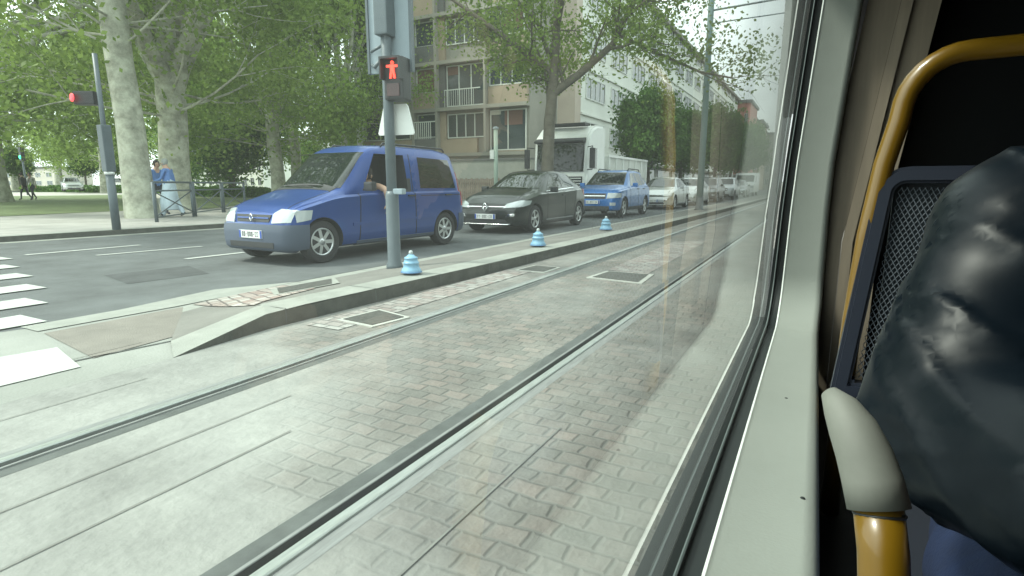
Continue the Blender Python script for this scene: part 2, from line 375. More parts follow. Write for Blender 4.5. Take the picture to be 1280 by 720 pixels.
# far side: pavement with a pale kerb, grass, path
FK = [(-24, -5), (-15.6, 1.0), (-13.75, 4.85), (-13.35, 9.6), (-13.3, 33)]
def offs(pl, dx): return [(x-dx, y) for x, y in pl]
def band(name, a, c, z0, z1, m):
    b = MB(); A = [b.bm.verts.new((*p, z0)) for p in a]; B = [b.bm.verts.new((*p, z1)) for p in c]
    for i in range(len(a)-1): b.bm.faces.new((A[i], A[i+1], B[i+1], B[i]))
    o = b.build(name, m); o['kind'] = 'structure'
    if sum(p.normal.z for p in o.data.polygons) < 0: o.data.flip_normals()
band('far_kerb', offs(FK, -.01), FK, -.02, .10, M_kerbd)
band('gutter', offs(FK, -.35), FK, -.008, -.008, M_kerb)
band('kerb_stones', FK, offs(FK, .35), .10, .10, M_kerb)
band('pavement', offs(FK, .35), [(-40, -5), (-60, 1), (-60, 5), (-60, 9.6), (-60, 33)], .10, .11, M_pave)
sheet('grass_patch', [(-22, 6.2), (-23.2, 12.3), (-60, 31), (-64, 24), (-70, 5), (-30, 2)], .115, M_grass)
sheet('grass_patch', [(-22, 14.5), (-26, 20), (-60, 48), (-70, 44), (-27, 15.5)], .115, M_grass)
sheet('path', [(-62, 20), (-60, 33), (-26, 15.2), (-23.4, 12.6), (-27, 16.5), (-66, 38), (-90, 45), (-90, 20)], .117, mat('gravel_path', (.36, .35, .31), .9, var=.15, vscale=1))
sheet('park_lawn', [(-66, 39), (-40, 26), (-27, 21), (-16, 28), (-40, 70), (-240, 150), (-240, 60)], .05, mat('worn_lawn', (.14, .155, .085), .9, var=.4, vscale=.35))
for k, (a, c) in enumerate([((-60, 40), (-28, 24)), ((-68, 46), (-30, 28)), ((-78, 52), (-32, 32))]):
    sheet('path', [(a[0], a[1]), (c[0], c[1]), (c[0]-.8, c[1]+.9), (a[0]-.8, a[1]+.9)], .12, M_pave)

# manhole covers
def manhole(pts, z, label):
    t = empty('manhole_cover', (sum(p[0] for p in pts)/4, sum(p[1] for p in pts)/4, z), 0, label, 'manhole cover')
    cx, cy = t.location.x, t.location.y
    q = [(p[0]-cx, p[1]-cy) for p in pts]
    f = (lambda d: (lambda p: ramp((p[0]+cx, p[1]+cy))-z+d)) if z > .05 else (lambda d: d)
    MB().prism([(x*1.12, y*1.12) for x, y in q], f(-.02), f(.004)).build('frame', M_iframe if z < .05 else M_walk, t)
    MB().prism([(x*.92, y*.92) for x, y in q], f(-.01), f(.009)).build('cover', M_iron, t)
manhole([(-3.32, 3.24), (-2.95, 3.2), (-2.9, 3.56), (-3.28, 3.66)], .001, 'small square manhole cover between kerb and rail, nearest the ramp of the kerb')
manhole([(-2.28, 6.2), (-1.66, 6.1), (-1.7, 6.75), (-2.24, 6.75)], .001, 'rectangular manhole cover between the two rails in a pale frame')
manhole([(-3.30, 6.3), (-2.93, 6.3), (-2.93, 6.75), (-3.28, 6.8)], .001, 'small manhole cover between kerb and rail beside the second blue post')
t = empty('manhole_cover', (0, 0, 0), 0, 'dark manhole cover set in the paving of the median', 'manhole cover')
for nm, q_, m_, dz in (('frame', [(-4.76, 3.72), (-4.24, 3.36), (-4.16, 4.08), (-4.68, 4.52)], M_kerb, .010), ('cover', [(-4.71, 3.77), (-4.29, 3.45), (-4.22, 4.03), (-4.64, 4.43)], M_iron, .014)):
    o = on_median(nm, q_, m_, dz); del o['kind']; o.parent = t

# ------------------------------------------------------------------ trees
rng = np.random.default_rng(7)
def leaves_mesh(pts, size, name):
    n = len(pts)
    a = rng.normal(size=(n, 3)); a /= np.linalg.norm(a, axis=1)[:, None]
    b = rng.normal(size=(n, 3)); b -= a*(a*b).sum(1)[:, None]; b /= np.linalg.norm(b, axis=1)[:, None]
    s = size*rng.uniform(.6, 1.3, n)[:, None]
    P = pts
    v = np.stack([P-a*s*.55, P+b*s*.38+a*s*.05, P+a*s*.6, P-b*s*.38+a*s*.05], 1).reshape(-1, 3)
    me = bpy.data.meshes.new(name); me.vertices.add(4*n); me.vertices.foreach_set('co', v.astype(np.float32).ravel())
    me.loops.add(4*n); me.loops.foreach_set('vertex_index', np.arange(4*n, dtype=np.int32))
    me.polygons.add(n); me.polygons.foreach_set('loop_start', np.arange(0, 4*n, 4, dtype=np.int32)); me.polygons.foreach_set('loop_total', np.full(n, 4, dtype=np.int32))
    at = me.attributes.new('tone', 'FLOAT', 'FACE'); at.data.foreach_set('value', rng.uniform(0, 1, n).astype(np.float32))
    me.update(); me.validate()
    return me
def grow(b, p, d, length, r, level, tips, up=.25, spread=.6, seg=4, rnd=random, ratio=.62, kids=3):
    pts = [Vector(p)]; d = Vector(d).normalized(); rs = [r]
    for i in range(seg):
        d = (d+Vector((rnd.uniform(-1, 1), rnd.uniform(-1, 1), rnd.uniform(-1, 1)))*.14+Vector((0, 0, up*.12))).normalized()
        pts.append(pts[-1]+d*length/seg); rs.append(r*(1-.5*(i+1)/seg))
        if level <= 2: tips.append((pts[-1], length*.22))
    b.tube(pts, rs, 8 if level > 2 else 5, cap=False)
    if level == 0: tips.append((pts[-1], length*.4)); return
    for k in range(kids):
        f = rnd.uniform(.35, 1); i = min(seg, max(1, round(f*seg)))
        q = pts[i]; ang = rnd.uniform(0, 6.28); o = d.orthogonal().normalized(); o.rotate(Matrix.Rotation(ang, 3, d))
        nd = (d+o*spread*rnd.uniform(.7, 1.5)+Vector((0, 0, up*.3))).normalized()
        grow(b, q, nd, length*ratio*rnd.uniform(.8, 1.15), rs[i]*.62, level-1, tips, up, spread, seg, rnd, ratio, kids)
def tree_meshes(seed, trunk_pts, trunk_r, limbs, leaf_n, leaf_s, clump=1.0, level=3, extra=None, spread=.6, up=.25, kids=3, ratio=.62):
    rnd = random.Random(seed); b = MB(); tips = []
    b.tube(trunk_pts, trunk_r, 14, cap=False)
    for (p, d, l, r, *lv) in limbs: grow(b, p, d, l, r, lv[0] if lv else level, tips, up, spread, 4, rnd, ratio, kids)
    me_t = bpy.data.meshes.new('trunk'); b.bm.to_mesh(me_t); b.bm.free()
    P = np.array([t[0] for t in tips]); S = np.array([t[1] for t in tips])*clump
    idx = rng.integers(0, len(P), leaf_n)
    pts = P[idx]+rng.normal(size=(leaf_n, 3))*S[idx][:, None]*.8
    if extra: pts = pts[extra(pts)]
    return me_t, leaves_mesh(pts, leaf_s, 'crown')
def place_tree(name, meshes, loc, rz, sc, label, group, leafm, barkm):
    t = empty(name, loc, rz, label, 'tree', group); t.scale = (sc, sc, sc)
    for nm, me, m in (('trunk', meshes[0], barkm), ('crown', meshes[1], leafm)):
        if not me.materials: me.materials.append(m)
        o = bpy.data.objects.new(nm, me); COL.objects.link(o); o.parent = t
    return t
def vase(seed, h0=5.5, r=.45, lean=(0, 0), n=6, ll=6.5, leaf_n=26000, leaf_s=.17, splay=.55):
    rnd = random.Random(seed)
    tp = [(lean[0]*z/h0+.04*math.sin(z*1.7+seed), lean[1]*z/h0, z) for z in np.linspace(-.1, h0, 8)]
    tr = [r*(1.22, 1.02, .95, .92, .9, .88, .9, .8)[i] for i in range(8)]
    top = Vector(tp[-1]); limbs = []
    for k in range(n):
        a = 6.28*k/n+rnd.uniform(-.4, .4); sp = splay*rnd.uniform(.5, 1.25)
        limbs.append((top-Vector((0, 0, rnd.uniform(0, 1.0))), (math.cos(a)*sp, math.sin(a)*sp, 1), ll*rnd.uniform(.8, 1.15), r*.55))
    limbs.append((top, (lean[0]*.1, lean[1]*.1, 1), ll*1.2, r*.7))
    for k in range(9):   # low arching boughs that fill the crown
        a = 6.28*k/9+rnd.uniform(-.4, .4)
        limbs.append((top-Vector((0, 0, rnd.uniform(.2, 1.8))), (math.cos(a)*1.5, math.sin(a)*1.5, rnd.choice((.1, .35, .6))), ll*.7, r*.10, 2))
    return tree_meshes(seed, tp, tr, limbs, leaf_n, leaf_s, 1.25, 3, spread=.55)
V1 = vase(3, 6.5, .41, (-.7, .2), 7, 6.5, 46000, .165)
V2 = vase(8, 5.0, .58, (.2, 0), 7, 7.0, 50000, .165, .6)
V3 = vase(12, 4.6, .38, (0, .3), 6, 6.0, 40000, .185, .5)
park = [
 (V1, (-17.9, 9.75), 0, 1.0, 'leaning pale plane tree nearest the road, its trunk beside the railing and the walker', 'plane_tree', M_leaf),
 (V2, (-22.6, 13.7), .3, 1.0, 'thick forked plane tree just behind the leaning pale one', 'plane_tree', M_leaf),
 (V2, (-41.5, 14.6), 2.2, 1.25, 'broad plane tree at the left edge of the photo behind the grass', 'plane_tree', M_leaf),
 (V3, (at_y(348, 24), 24), 1.2, 1.15, 'slim pale plane tree seen right above the windscreen of the blue van', 'plane_tree', M_leafy),
 (V3, (at_y(372, 31), 31), 3.9, 1.1, 'plane tree with a thin pale trunk, second from the left above the blue van', 'plane_tree', M_leafy),
 (V1, (at_y(436, 27), 27), 2.0, .85, 'plane tree nearest the balcony building, with many upright limbs', 'plane_tree', M_leafy),
 (V1, (at_y(72, 46), 46), 4.4, 1.3, 'plane tree in the park behind the red traffic light', 'plane_tree', M_leaf),
 (V3, (at_y(130, 37), 37), 5.0, 1.2, 'plane tree deep in the park behind the grey traffic mast', 'plane_tree', M_leaf),
 (V2, (at_y(285, 36), 36), 1.0, 1.1, 'tall plane tree rising behind the dark round tree', 'plane_tree', M_leafy),
 (V3, (at_y(-60, 14), 14), 1.0, 1.3, 'plane tree whose boughs reach in at the upper left corner', 'plane_tree', M_leaf),
 (V1, (at_y(20, 48), 48), 2.9, 1.5, 'far plane tree behind the green traffic light', 'plane_tree', M_leafy),
 (V2, (at_y(225, 55), 55), 0.4, 1.5, 'far plane tree seen between the forked trunk and the dark round tree', 'plane_tree', M_leafy),
]
M_leaf_y_cache = {}
for i, (ms, (x, y), rz, sc, lab, nm, lm) in enumerate(park):
    key = (ms[1].name, lm.name)
    if ms[1].materials and ms[1].materials[0] != lm:
        if key not in M_leaf_y_cache: c = ms[1].copy(); c.materials.clear(); c.materials.append(lm); M_leaf_y_cache[key] = c
        ms = (ms[0], M_leaf_y_cache[key])
    place_tree(nm, ms, (x, y, .08), rz, sc, lab, 'plane trees in the park', lm, M_bark)

# dark dense round trees
def dense(seed, h0=2.2, rx=2.3, rz=2.9, n=20000, ls=.2, r=.13, zc=None):
    rnd = random.Random(seed); zc = zc or h0+rz*.85
    b = MB(); b.tube([(0, 0, -.1), (.03, 0, h0*.5), (0, .04, h0), (0, 0, zc)], [r*1.2, r, r*.9, r*.4], 10, cap=False)
    for k in range(9):
        a = rnd.uniform(0, 6.28); z = rnd.uniform(h0*.95, zc)
        b.tube([(0, 0, z), (math.cos(a)*rx*.4, math.sin(a)*rx*.4, z+.5), (math.cos(a)*rx*.75, math.sin(a)*rx*.75, z+1.1)], [r*.4, r*.25, r*.1], 5, cap=False)
    me = bpy.data.meshes.new('trunk'); b.bm.to_mesh(me); b.bm.free()
    c = []; 
    for k in range(90):
        v = Vector((rnd.gauss(0, 1), rnd.gauss(0, 1), rnd.gauss(0, 1))).normalized()*rnd.uniform(.5, 1)
        q = .78+.22*noise.noise(v*2.1+Vector((seed, 0, 0)))
        c.append((v.x*rx*q, v.y*rx*q, zc+v.z*rz*q))
    c = np.array(c); idx = rng.integers(0, len(c), n)
    pts = c[idx]+rng.normal(size=(n, 3))*(.26*rx*.75)*rng.uniform(.5, 1.1, (90, 1))[idx]
    return me, leaves_mesh(pts, ls, 'crown')
D1 = dense(5); D2 = dense(9, 2.0, 2.4, 2.7)
DB = dense(21, 1.9, 5.2, 4.3, 36000, .26, .28)
place_tree('dark_round_tree', DB, (at_y(290, 30), 30, .05), 0, 1, 'dark green round tree in the park between the thick forked trunk and the blue van', None, M_leafd, M_barkd)
for i, (px, Y, ms, sc, lab) in enumerate([(809, 33.5, D1, .92, 'clipped dark green street tree nearest, just right of the truck'),
        (850, 44, D2, 1.02, 'clipped street tree second from the truck, left of the tall catenary mast'),
        (893, 62, D1, 1.25, 'clipped street tree just right of the tall catenary mast'),
        (912, 78, D2, 1.35, 'clipped street tree farther down the row, next to last'),
        (932, 98, D1, 1.45, 'last clipped street tree, at the far end of the row under the hazy houses')]):
    place_tree('street_tree', ms, (at_y(px, Y), Y, 0), i*1.3, sc, lab, 'clipped street trees along the cars', M_leafd, M_barkd)
for i, (px, Y, sc, lab) in enumerate([(240, 62, 1.0, 'small dark tree in front of the white hall, left one'), (385, 58, 1.1, 'small dark tree in front of the white hall, right one'), (-20, 40, 1.3, 'dark bushy tree at the far left of the park'), (155, 44, 1.1, 'dark bushy tree behind the leaning pale trunk'), (25, 47, 1.15, 'dark bushy tree behind the green traffic light'), (108, 48, 1.2, 'dark bushy tree just left of the far traffic mast')]):
    place_tree('bushy_tree', D2, (at_y(px, Y), Y, 0), i*2.1, sc, lab, 'dark bushy trees at the back of the park', M_leafd, M_barkd)

# the sparse tree over the cars
def street_plane():
    Y0 = 20.0; x0 = at_y(688, Y0)
    def P(px, py, dy=0):
        X = (px-688)/700*24.5+x0 ; z = CAM_H+(231-py)/700*23.2
        return Vector((X-x0, dy, z))
    b0 = [P(684, 265), P(684, 215), P(686, 160), P(690, 120), P(692, 80), P(694, 30), P(700, -30)]
    r0 = [.27, .24, .21, .185, .16, .13, .09]
    limbs = []
    def chain(pts, r): limbs_c.append((pts, r))
    limbs_c = []
    chain([P(690, 130), P(715, 108, .5), P(745, 78, 1.0), P(756, 50, 1.2), P(775, 5, 1.6), P(800, -40, 2)], [.16, .14, .12, .10, .07, .05])
    chain([P(752, 70, 1), P(790, 90, 1.4), P(830, 110, 2), P(862, 118, 2.3)], [.06, .055, .045, .03])
    chain([P(688, 105), P(665, 88, -.5), P(635, 62, -1.0), P(600, 35, -1.4), P(560, 5, -1.8)], [.12, .10, .08, .06, .04])
    chain([P(685, 90), P(680, 60, -.6), P(650, 25, -1.2), P(630, -15, -1.5)], [.09, .07, .06, .04])
    chain([P(684, 140), P(676, 115, .5), P(668, 95, .8), P(650, 80, 1.1)], [.06, .05, .04, .03])
    chain([P(694, 60), P(712, 25, -.8), P(740, -10, -1.2)], [.11, .08, .05])
    chain([P(756, 50, 1.2), P(800, 30, .6), P(850, 12, 0), P(900, 5, -.5)], [.07, .055, .045, .03])
    rnd = random.Random(4); b = MB(); tips = []
    b.tube(b0, r0, 14, cap=False)
    for pts, rs in limbs_c:
        b.tube(pts, rs, 8, cap=False)
        for i in range(1, len(pts)):
            for k in range(3):
                q = pts[i-1].lerp(pts[i], rnd.uniform(.2, 1)); d = (pts[i]-pts[i-1]).normalized()
                d = d*.6+Vector((rnd.uniform(-1, 1), rnd.uniform(-1, 1), rnd.uniform(-.45, .8)))
                grow(b, q, d, rnd.uniform(1.2, 2.2), rs[i]*.5, 1, tips, .1, .8, 4, rnd, .65, 3)
    me = bpy.data.meshes.new('trunk'); b.bm.to_mesh(me); b.bm.free()
    Pn = np.array([t[0] for t in tips]); n = 21000
    pts = Pn[rng.integers(0, len(Pn), n)]+rng.normal(size=(n, 3))*.38
    # crown starts well above the truck
    pts = pts[pts[:, 2] > 4.2+rng.uniform(0, 1.3, len(pts))]
    cr = leaves_mesh(pts, .125, 'crown')
    place_tree('street_plane_tree', (me, cr), (x0, Y0, 0), 0, 1, 'tall sparse plane tree in front of the white truck, its boughs spreading over the cars', None, M_leaf, mat('brown_bark', (.15, .135, .105), .9, var=.3, vscale=4, bump=.4, bscale=16))
street_plane()
# hedge behind the park
def hedge(x0, y0, x1, y1, h, label, wd=1.4):
    n = 9000; t = rng.uniform(0, 1, n); d = Vector((x1-x0, y1-y0, 0)); l = d.length; nn = Vector((-d.y, d.x, 0)).normalized()
    u = rng.uniform(-.5, .5, n)*wd; z = rng.uniform(0, h, n)*(1+.12*np.sin(t*l*.9))
    pts = np.stack([t*d.x+nn.x*u, t*d.y+nn.y*u, z], 1)
    me = leaves_mesh(pts, .32, 'hedge'); o = link('hedge', me, M_leafd, None, (x0, y0, .05)); return props(o, label, 'hedge', 'hedges across the park')
hedge(at_y(30, 38), 38, at_y(310, 38), 38, .85, 'long dark hedge across the back of the park')
hedge(at_y(225, 30), 30, at_y(455, 30), 30, .75, 'dark clipped hedge right behind the blue van')

for i, (x, y, lab) in enumerate([(13, 3, 'unseen street tree added behind the tram, nearest'), (14, 11, 'unseen street tree added behind the tram, second'), (13, 20, 'unseen street tree added behind the tram, third'), (13, -6, 'unseen street tree added behind the tram, rearmost'), (13, 31, 'unseen street tree added behind the tram, fifth'), (13, 41, 'unseen street tree added behind the tram, sixth'), (13, 52, 'unseen street tree added behind the tram, seventh'), (13, 64, 'unseen street tree added behind the tram, farthest')]):  # unseen trees, added so the car sides reflect something darker than sky
    place_tree('street_tree', D1, (x, y, 0), i*1.1, 1.3, lab, 'unseen street trees added behind the tram for reflections', M_leafd, M_barkd)

# ------------------------------------------------------------------ buildings
M_b1 = mat('facade_grey', (.27, .262, .225), .8, var=.12, vscale=.6)
M_b1o = mat('panel_ochre', (.32, .26, .19), .75, var=.15, vscale=.8)
M_b1d = mat('facade_dark', (.12, .125, .12), .7, var=.15, vscale=1)
M_glass = mat('window_glass', (.05, .065, .07), .08, spec=.8)
M_frame = mat('window_frame', (.6, .62, .58), .5)
M_cream = mat('white_render', (.74, .76, .70), .8, var=.07, vscale=.5)
M_blind = mat('blind_red', (.16, .09, .07), .7)
M_blindc = mat('blind_cream', (.5, .5, .44), .7)
def window(parent, x0, x1, z0, z1, y, divs=1, kind='front', gl=None, rail_=False, bars=0, M=None):
    """frame proud of the wall with the pane set back in it"""
    f = MB(); t = .06
    f.box(x0, x1, y-.05, y+.02, z0, z0+t); f.box(x0, x1, y-.05, y+.02, z1-t, z1)
    for k in range(divs+1):
        xx = x0+(x1-x0-t)*k/divs; f.box(xx, xx+t, y-.047, y+.02, z0+t, z1-t)
    fo = f.build('window', M_frame, parent)
    p = MB(); p.box(x0+.02, x1-.02, y-.015, y+.01, z0+.02, z1-.02); p.build('pane', gl or M_glass, fo)
    return fo
def apartment():
    Y = 29.0; xs = dict(a=at_y(455, Y), b=at_y(521, Y), c=at_y(550, Y), d=at_y(609, Y), e=at_y(659, Y))
    t = empty('apartment_building', ((xs['a']+xs['e'])/2, Y, 0), 0, 'beige and grey apartment block with balconies and ochre panels behind the blue van', 'building')
    ox = t.location.x; X = {k: v-ox for k, v in xs.items()}
    MB().box(X['a'], X['e'], 0.25, 11, 0, 17.0).build('wall', M_b1, t)
    fh = 2.66; base = 2.9
    zs = [base+fh*i for i in range(6)]
    rnd = random.Random(2)
    for i, z in enumerate(zs):
        s = MB(); s.box(X['a']-.05, X['e']+.05, -.25, .24, z-.14, z+.06); s.build('floor_slab', M_b1, t)
        # spandrel panels
        MB().box(X['a'], X['b']-.1, .02, .24, z+.06, z+.95).build('panel', M_b1 if i % 2 else M_b1o, t)
        MB().box(X['b']+.05, X['c']-.05, -.18, .02, z+.07, z+1.0).build('balcony_front', M_b1o if i % 2 else M_b1d, t)
        MB().box(X['c']+.05, X['c']+.5, .05, .24, z+.06, z+fh-.15).build('panel', M_b1d if i % 2 else M_b1o, t)
        if i == 0: MB().box(X['c']+.5, X['d']-.7, .03, .24, z+.06, z+.9).build('panel', M_b1o, t)
        MB().box(X['d']+.1, X['e']-.02, .0, .24, z+.07, z+(1.05 if i else .12)).build('panel', M_b1o, t)
        # openings
        window(t, X['a']+.2, X['b']-.5, z+1.0, z+fh-.2, .2, 3)
        window(t, X['b']+.1, X['c']-.15, z+1.05, z+fh-.2, .2, 1, gl=M_blind if i == 1 else M_glass)
        if i == 0:
            b = MB()
            for k in range(9):
                xx = X['b']+.1+k*.15; b.box(xx, xx+.045, -.21, -.18, z+.95, z+1.95)
            b.box(X['b']+.05, X['c']-.05, -.2, -.17, z+1.93, z+1.99); b.build('railing', M_frame, t)
        if i == 1: window(t, X['c']+.55, X['d']-.25, z+.12, z+fh-.2, .2, 3)
        else: window(t, X['c']+.55, X['d']-.25, z+.95, z+fh-.3, .2, 4)
        if i == 0: window(t, X['d']+.15, X['e']-.15, z+.15, z+fh-.25, .2, 2)
        else: window(t, X['d']+.1, X['e']-.3, z+1.1, z+fh-.25, .2, 3, gl=M_glass)
        if i == 1:
            b = MB(); b.box(X['c']+.6, X['d']-.3, -.22, -.19, z+1.0, z+1.05)
            for k in range(14): xx = X['c']+.62+k*.155; b.box(xx, xx+.02, -.218, -.192, z+.06, z+1.0)
            b.build('railing', M_frame, t)
    for i, z in enumerate(zs):
        for (xa, xb, q) in ((X['a']+.28, X['a']+1.0, .5), (X['c']+.65, X['c']+1.35, .7), (X['d']+.2, X['d']+.85, .35), (X['d']+1.1, X['e']-.4, .8)):
            if rnd.random() < .75: MB().box(xa, xb, .160, .182, z+fh-.3-(fh-1.4)*q*rnd.uniform(.4, 1), z+fh-.28).build('blind', rnd.choice((M_blindc, M_blind, M_b1)), t)
    for k in 'bcd': MB().box(X[k]-.07, X[k]+.07, -.26, .26, base+.06, 17).build('pilaster', M_b1, t)
    MB().box(X['a']-.15, X['a']+.05, -.3, .3, 0, 17).build('drainpipe', M_frame, t)
    MB().box(X['a']-.2, X['e']+.1, -.35, 11.2, 17.0, 17.5).build('roof', M_b1d, t)
    for k, (q0, q1) in enumerate([('b', 'c'), ('c', 'd')]): MB().box(X[q0]+.2, X[q1]-.2, .15, .26, .3, 2.4).build('door', M_b1d, t)
apartment()
def long_white():
    Yf = 33.0; x1 = at_y(716, Yf); x0 = at_y(662, Yf)
    t = empty('white_building', (x1, Yf, 0), 0, 'long white building with ribbon windows running away down the street', 'building')
    Lh = 120
    MB().box(x0-x1, 0, 0, Lh, 0, 15.4).build('wall', M_cream, t)
    MB().box(x0-x1+1.9, .06, -.06, .9, 2.5, 15.0).build('panel', mat('pink_render', (.50, .43, .36), .8, var=.08, vscale=.7), t)
    MB().box(x0-x1-.2, .35, -.25, Lh+.2, 15.4, 15.75).build('roof', M_b1, t)
    for i in range(5):
        z = 2.95+i*2.75
        MB().box(0, .12, 1.0, Lh, z-.28, z-.16).build('ledge', M_cream, t)
        for k in range(24 if i < 5 else 0):
            y = 1.8+k*4.9
            f = MB(); wl = 3.6
            f.box(.0, .07, y, y+wl, z+.75, z+.82); f.box(.0, .07, y, y+wl, z+2.05, z+2.12)
            for q in range(5): yy = y+(wl-.07)*q/4; f.box(.0, .068, yy, yy+.07, z+.82, z+2.05)
            fo = f.build('window', M_frame, t)
            MB().box(.0, .03, y+.02, y+wl-.02, z+.77, z+2.1).build('pane', M_glass, fo)
    # ground floor shop front and canopy
    MB().box(.02, 1.1, 6, 60, 2.55, 2.75).build('canopy', M_b1, t)
    for k in range(12): MB().box(.0, .05, 3+k*6, 7.6+k*6, .4, 2.4).build('window', M_glass, t)
long_white()
def block(name, px0, px1, Y, h, depth, m, label, rows=3, cols=5, roof=None):
    x0, x1 = at_y(px0, Y), at_y(px1, Y); w_ = x1-x0
    t = empty(name, (x0, Y, 0), 0, label, 'building')
    MB().box(0, w_, 0, depth, 0, h).build('wall', m, t)
    MB().box(-.3, w_+.3, -.3, depth+.3, h, h+.5).build('roof', roof or M_b1d, t)
    for r in range(rows):
        for c in range(cols):
            z = 1.0+(h-1.2)*r/rows; x = w_*(c+.25)/cols
            window(t, x, x+w_/cols*.5, z, z+(h-1.2)/rows*.55, -.02, 2)
    return t
block('white_hall', 228, 330, 70, 6.2, 12, M_cream, 'low white hall seen under the trees at the back of the park', 2, 12)
block('white_hall', 385, 452, 60, 7.5, 12, M_cream, 'pale hall glimpsed between the trees left of the balcony building', 2, 7)
block('house', 5, 70, 85, 6, 10, mat('house_pale', (.5, .47, .42), .8, var=.1, vscale=.5), 'pale house with a dark roof at the far left behind the people', 2, 5)
rb = block('corner_house', 905, 931, 108, 15.0, 12, mat('red_render', (.42, .17, .14), .8, var=.12, vscale=.4), 'far corner house with a red upper storey and dark flat roof', 4, 3)
block('far_house', 930, 946, 122, 13.0, 14, M_b1o, 'far ochre house right of the red one', 4, 2)
block('far_house', 944, 962, 140, 12, 16, M_b1, 'far grey house closing the street at the right', 4, 2)
block('far_house', 962, 1010, 170, 9, 16, M_b1, 'low far house where the street vanishes', 3, 4)
t = empty('building', (19, -10, 0), 0, 'unseen plain building added behind the tram for dark reflections', 'building')  # unseen dark block, added to keep bright sky out of the car reflections
MB().box(0, 10, 0, 90, 0, 14).build('wall', M_b1d, t)
b = MB()
for fl in range(4):
    for k in range(16): b.box(-.03, .01, 1.5+k*4.3, 3.6+k*4.3, 1.0+fl*3.2, 2.8+fl*3.2)
b.build('windows', M_glass, t)
# grey boundary wall with slat fence
def wall_and_fence():
    Y = 24; x0, x1 = at_y(560, Y), at_y(664, Y)
    t = empty('boundary_wall', (x0, Y, 0), 0, 'grey concrete wall with a coping between the blue van and the truck', 'wall')
    MB().box(0, x1-x0, 0, .25, 0, 2.24, .01).build('wall', mat('wall_conc', (.28, .29, .26), .85, var=.15, vscale=1.2), t)
    MB().box(-.03, x1-x0+.03, -.05, .3, 2.24, 2.33, .01).build('coping', M_b1d, t)
    Y = 21.5; a, c = at_y(568, Y), at_y(640, Y)
    f = empty('slat_fence', (a, Y, 0), 0, 'low weathered wooden slat fence in front of the grey wall', 'fence')
    b = MB(); n = 30
    for k in range(n): xx = (c-a)*k/n; b.box(xx, xx+(c-a)/n*.68, 0, .03, .05, 1.35+.03*math.sin(k*2.3))
    b.build('slats', mat('old_wood', (.24, .19, .15), .85, var=.35, vscale=3), f)
    b = MB(); b.box(0, c-a, .032, .07, .3, .38); b.box(0, c-a, .032, .07, 1.1, 1.18); b.build('rails', M_b1d, f)
    g = empty('green_post', (at_y(620, 21), 21, 0), 0, 'pale green post with a small white box in front of the grey wall', 'post')
    MB().tube([(0, 0, 0), (0, 0, 3.35)], .09, 12).build('post', mat('pale_green', (.36, .45, .38), .5), g)
    MB().box(-.22, -.02, -.14, .06, 2.15, 2.5, .02).build('box', M_white, g)
    MB().lathe([(.09, 3.35), (.13, 3.37), (.13, 3.42), (.05, 3.47)], 12).build('cap', M_greyl, g)
wall_and_fence()

# ------------------------------------------------------------------ vehicles
M_tyre = mat('tyre_rubber', (.025, .025, .027), .8)
M_rim = mat('alloy', (.62, .64, .65), .3, metal=.85)
M_cglass = mat('car_glass', (.010, .015, .014), .03, spec=.75)
M_lamp = mat('headlamp', (.42, .46, .47), .08, spec=1, coat=1)
M_trim = mat('black_trim', (.03, .032, .035), .5)
M_seam = mat('door_gap', (.01, .01, .012), .6)
M_chrome = mat('chrome', (.75, .77, .78), .15, metal=1)
M_plate = mat('number_plate', (.72, .74, .72), .4)
M_rear = mat('tail_lamp', (.35, .02, .02), .2, coat=.5)
M_skin = mat('skin', (.50, .32, .23), .55, var=.08, vscale=20)
M_hair = mat('dark_hair', (.035, .028, .024), .7, var=.3, vscale=40)
def paint(name, c, metal=.35): return mat(name, c, .34, metal=metal, coat=.6, spec=.35, var=.05, vscale=3)

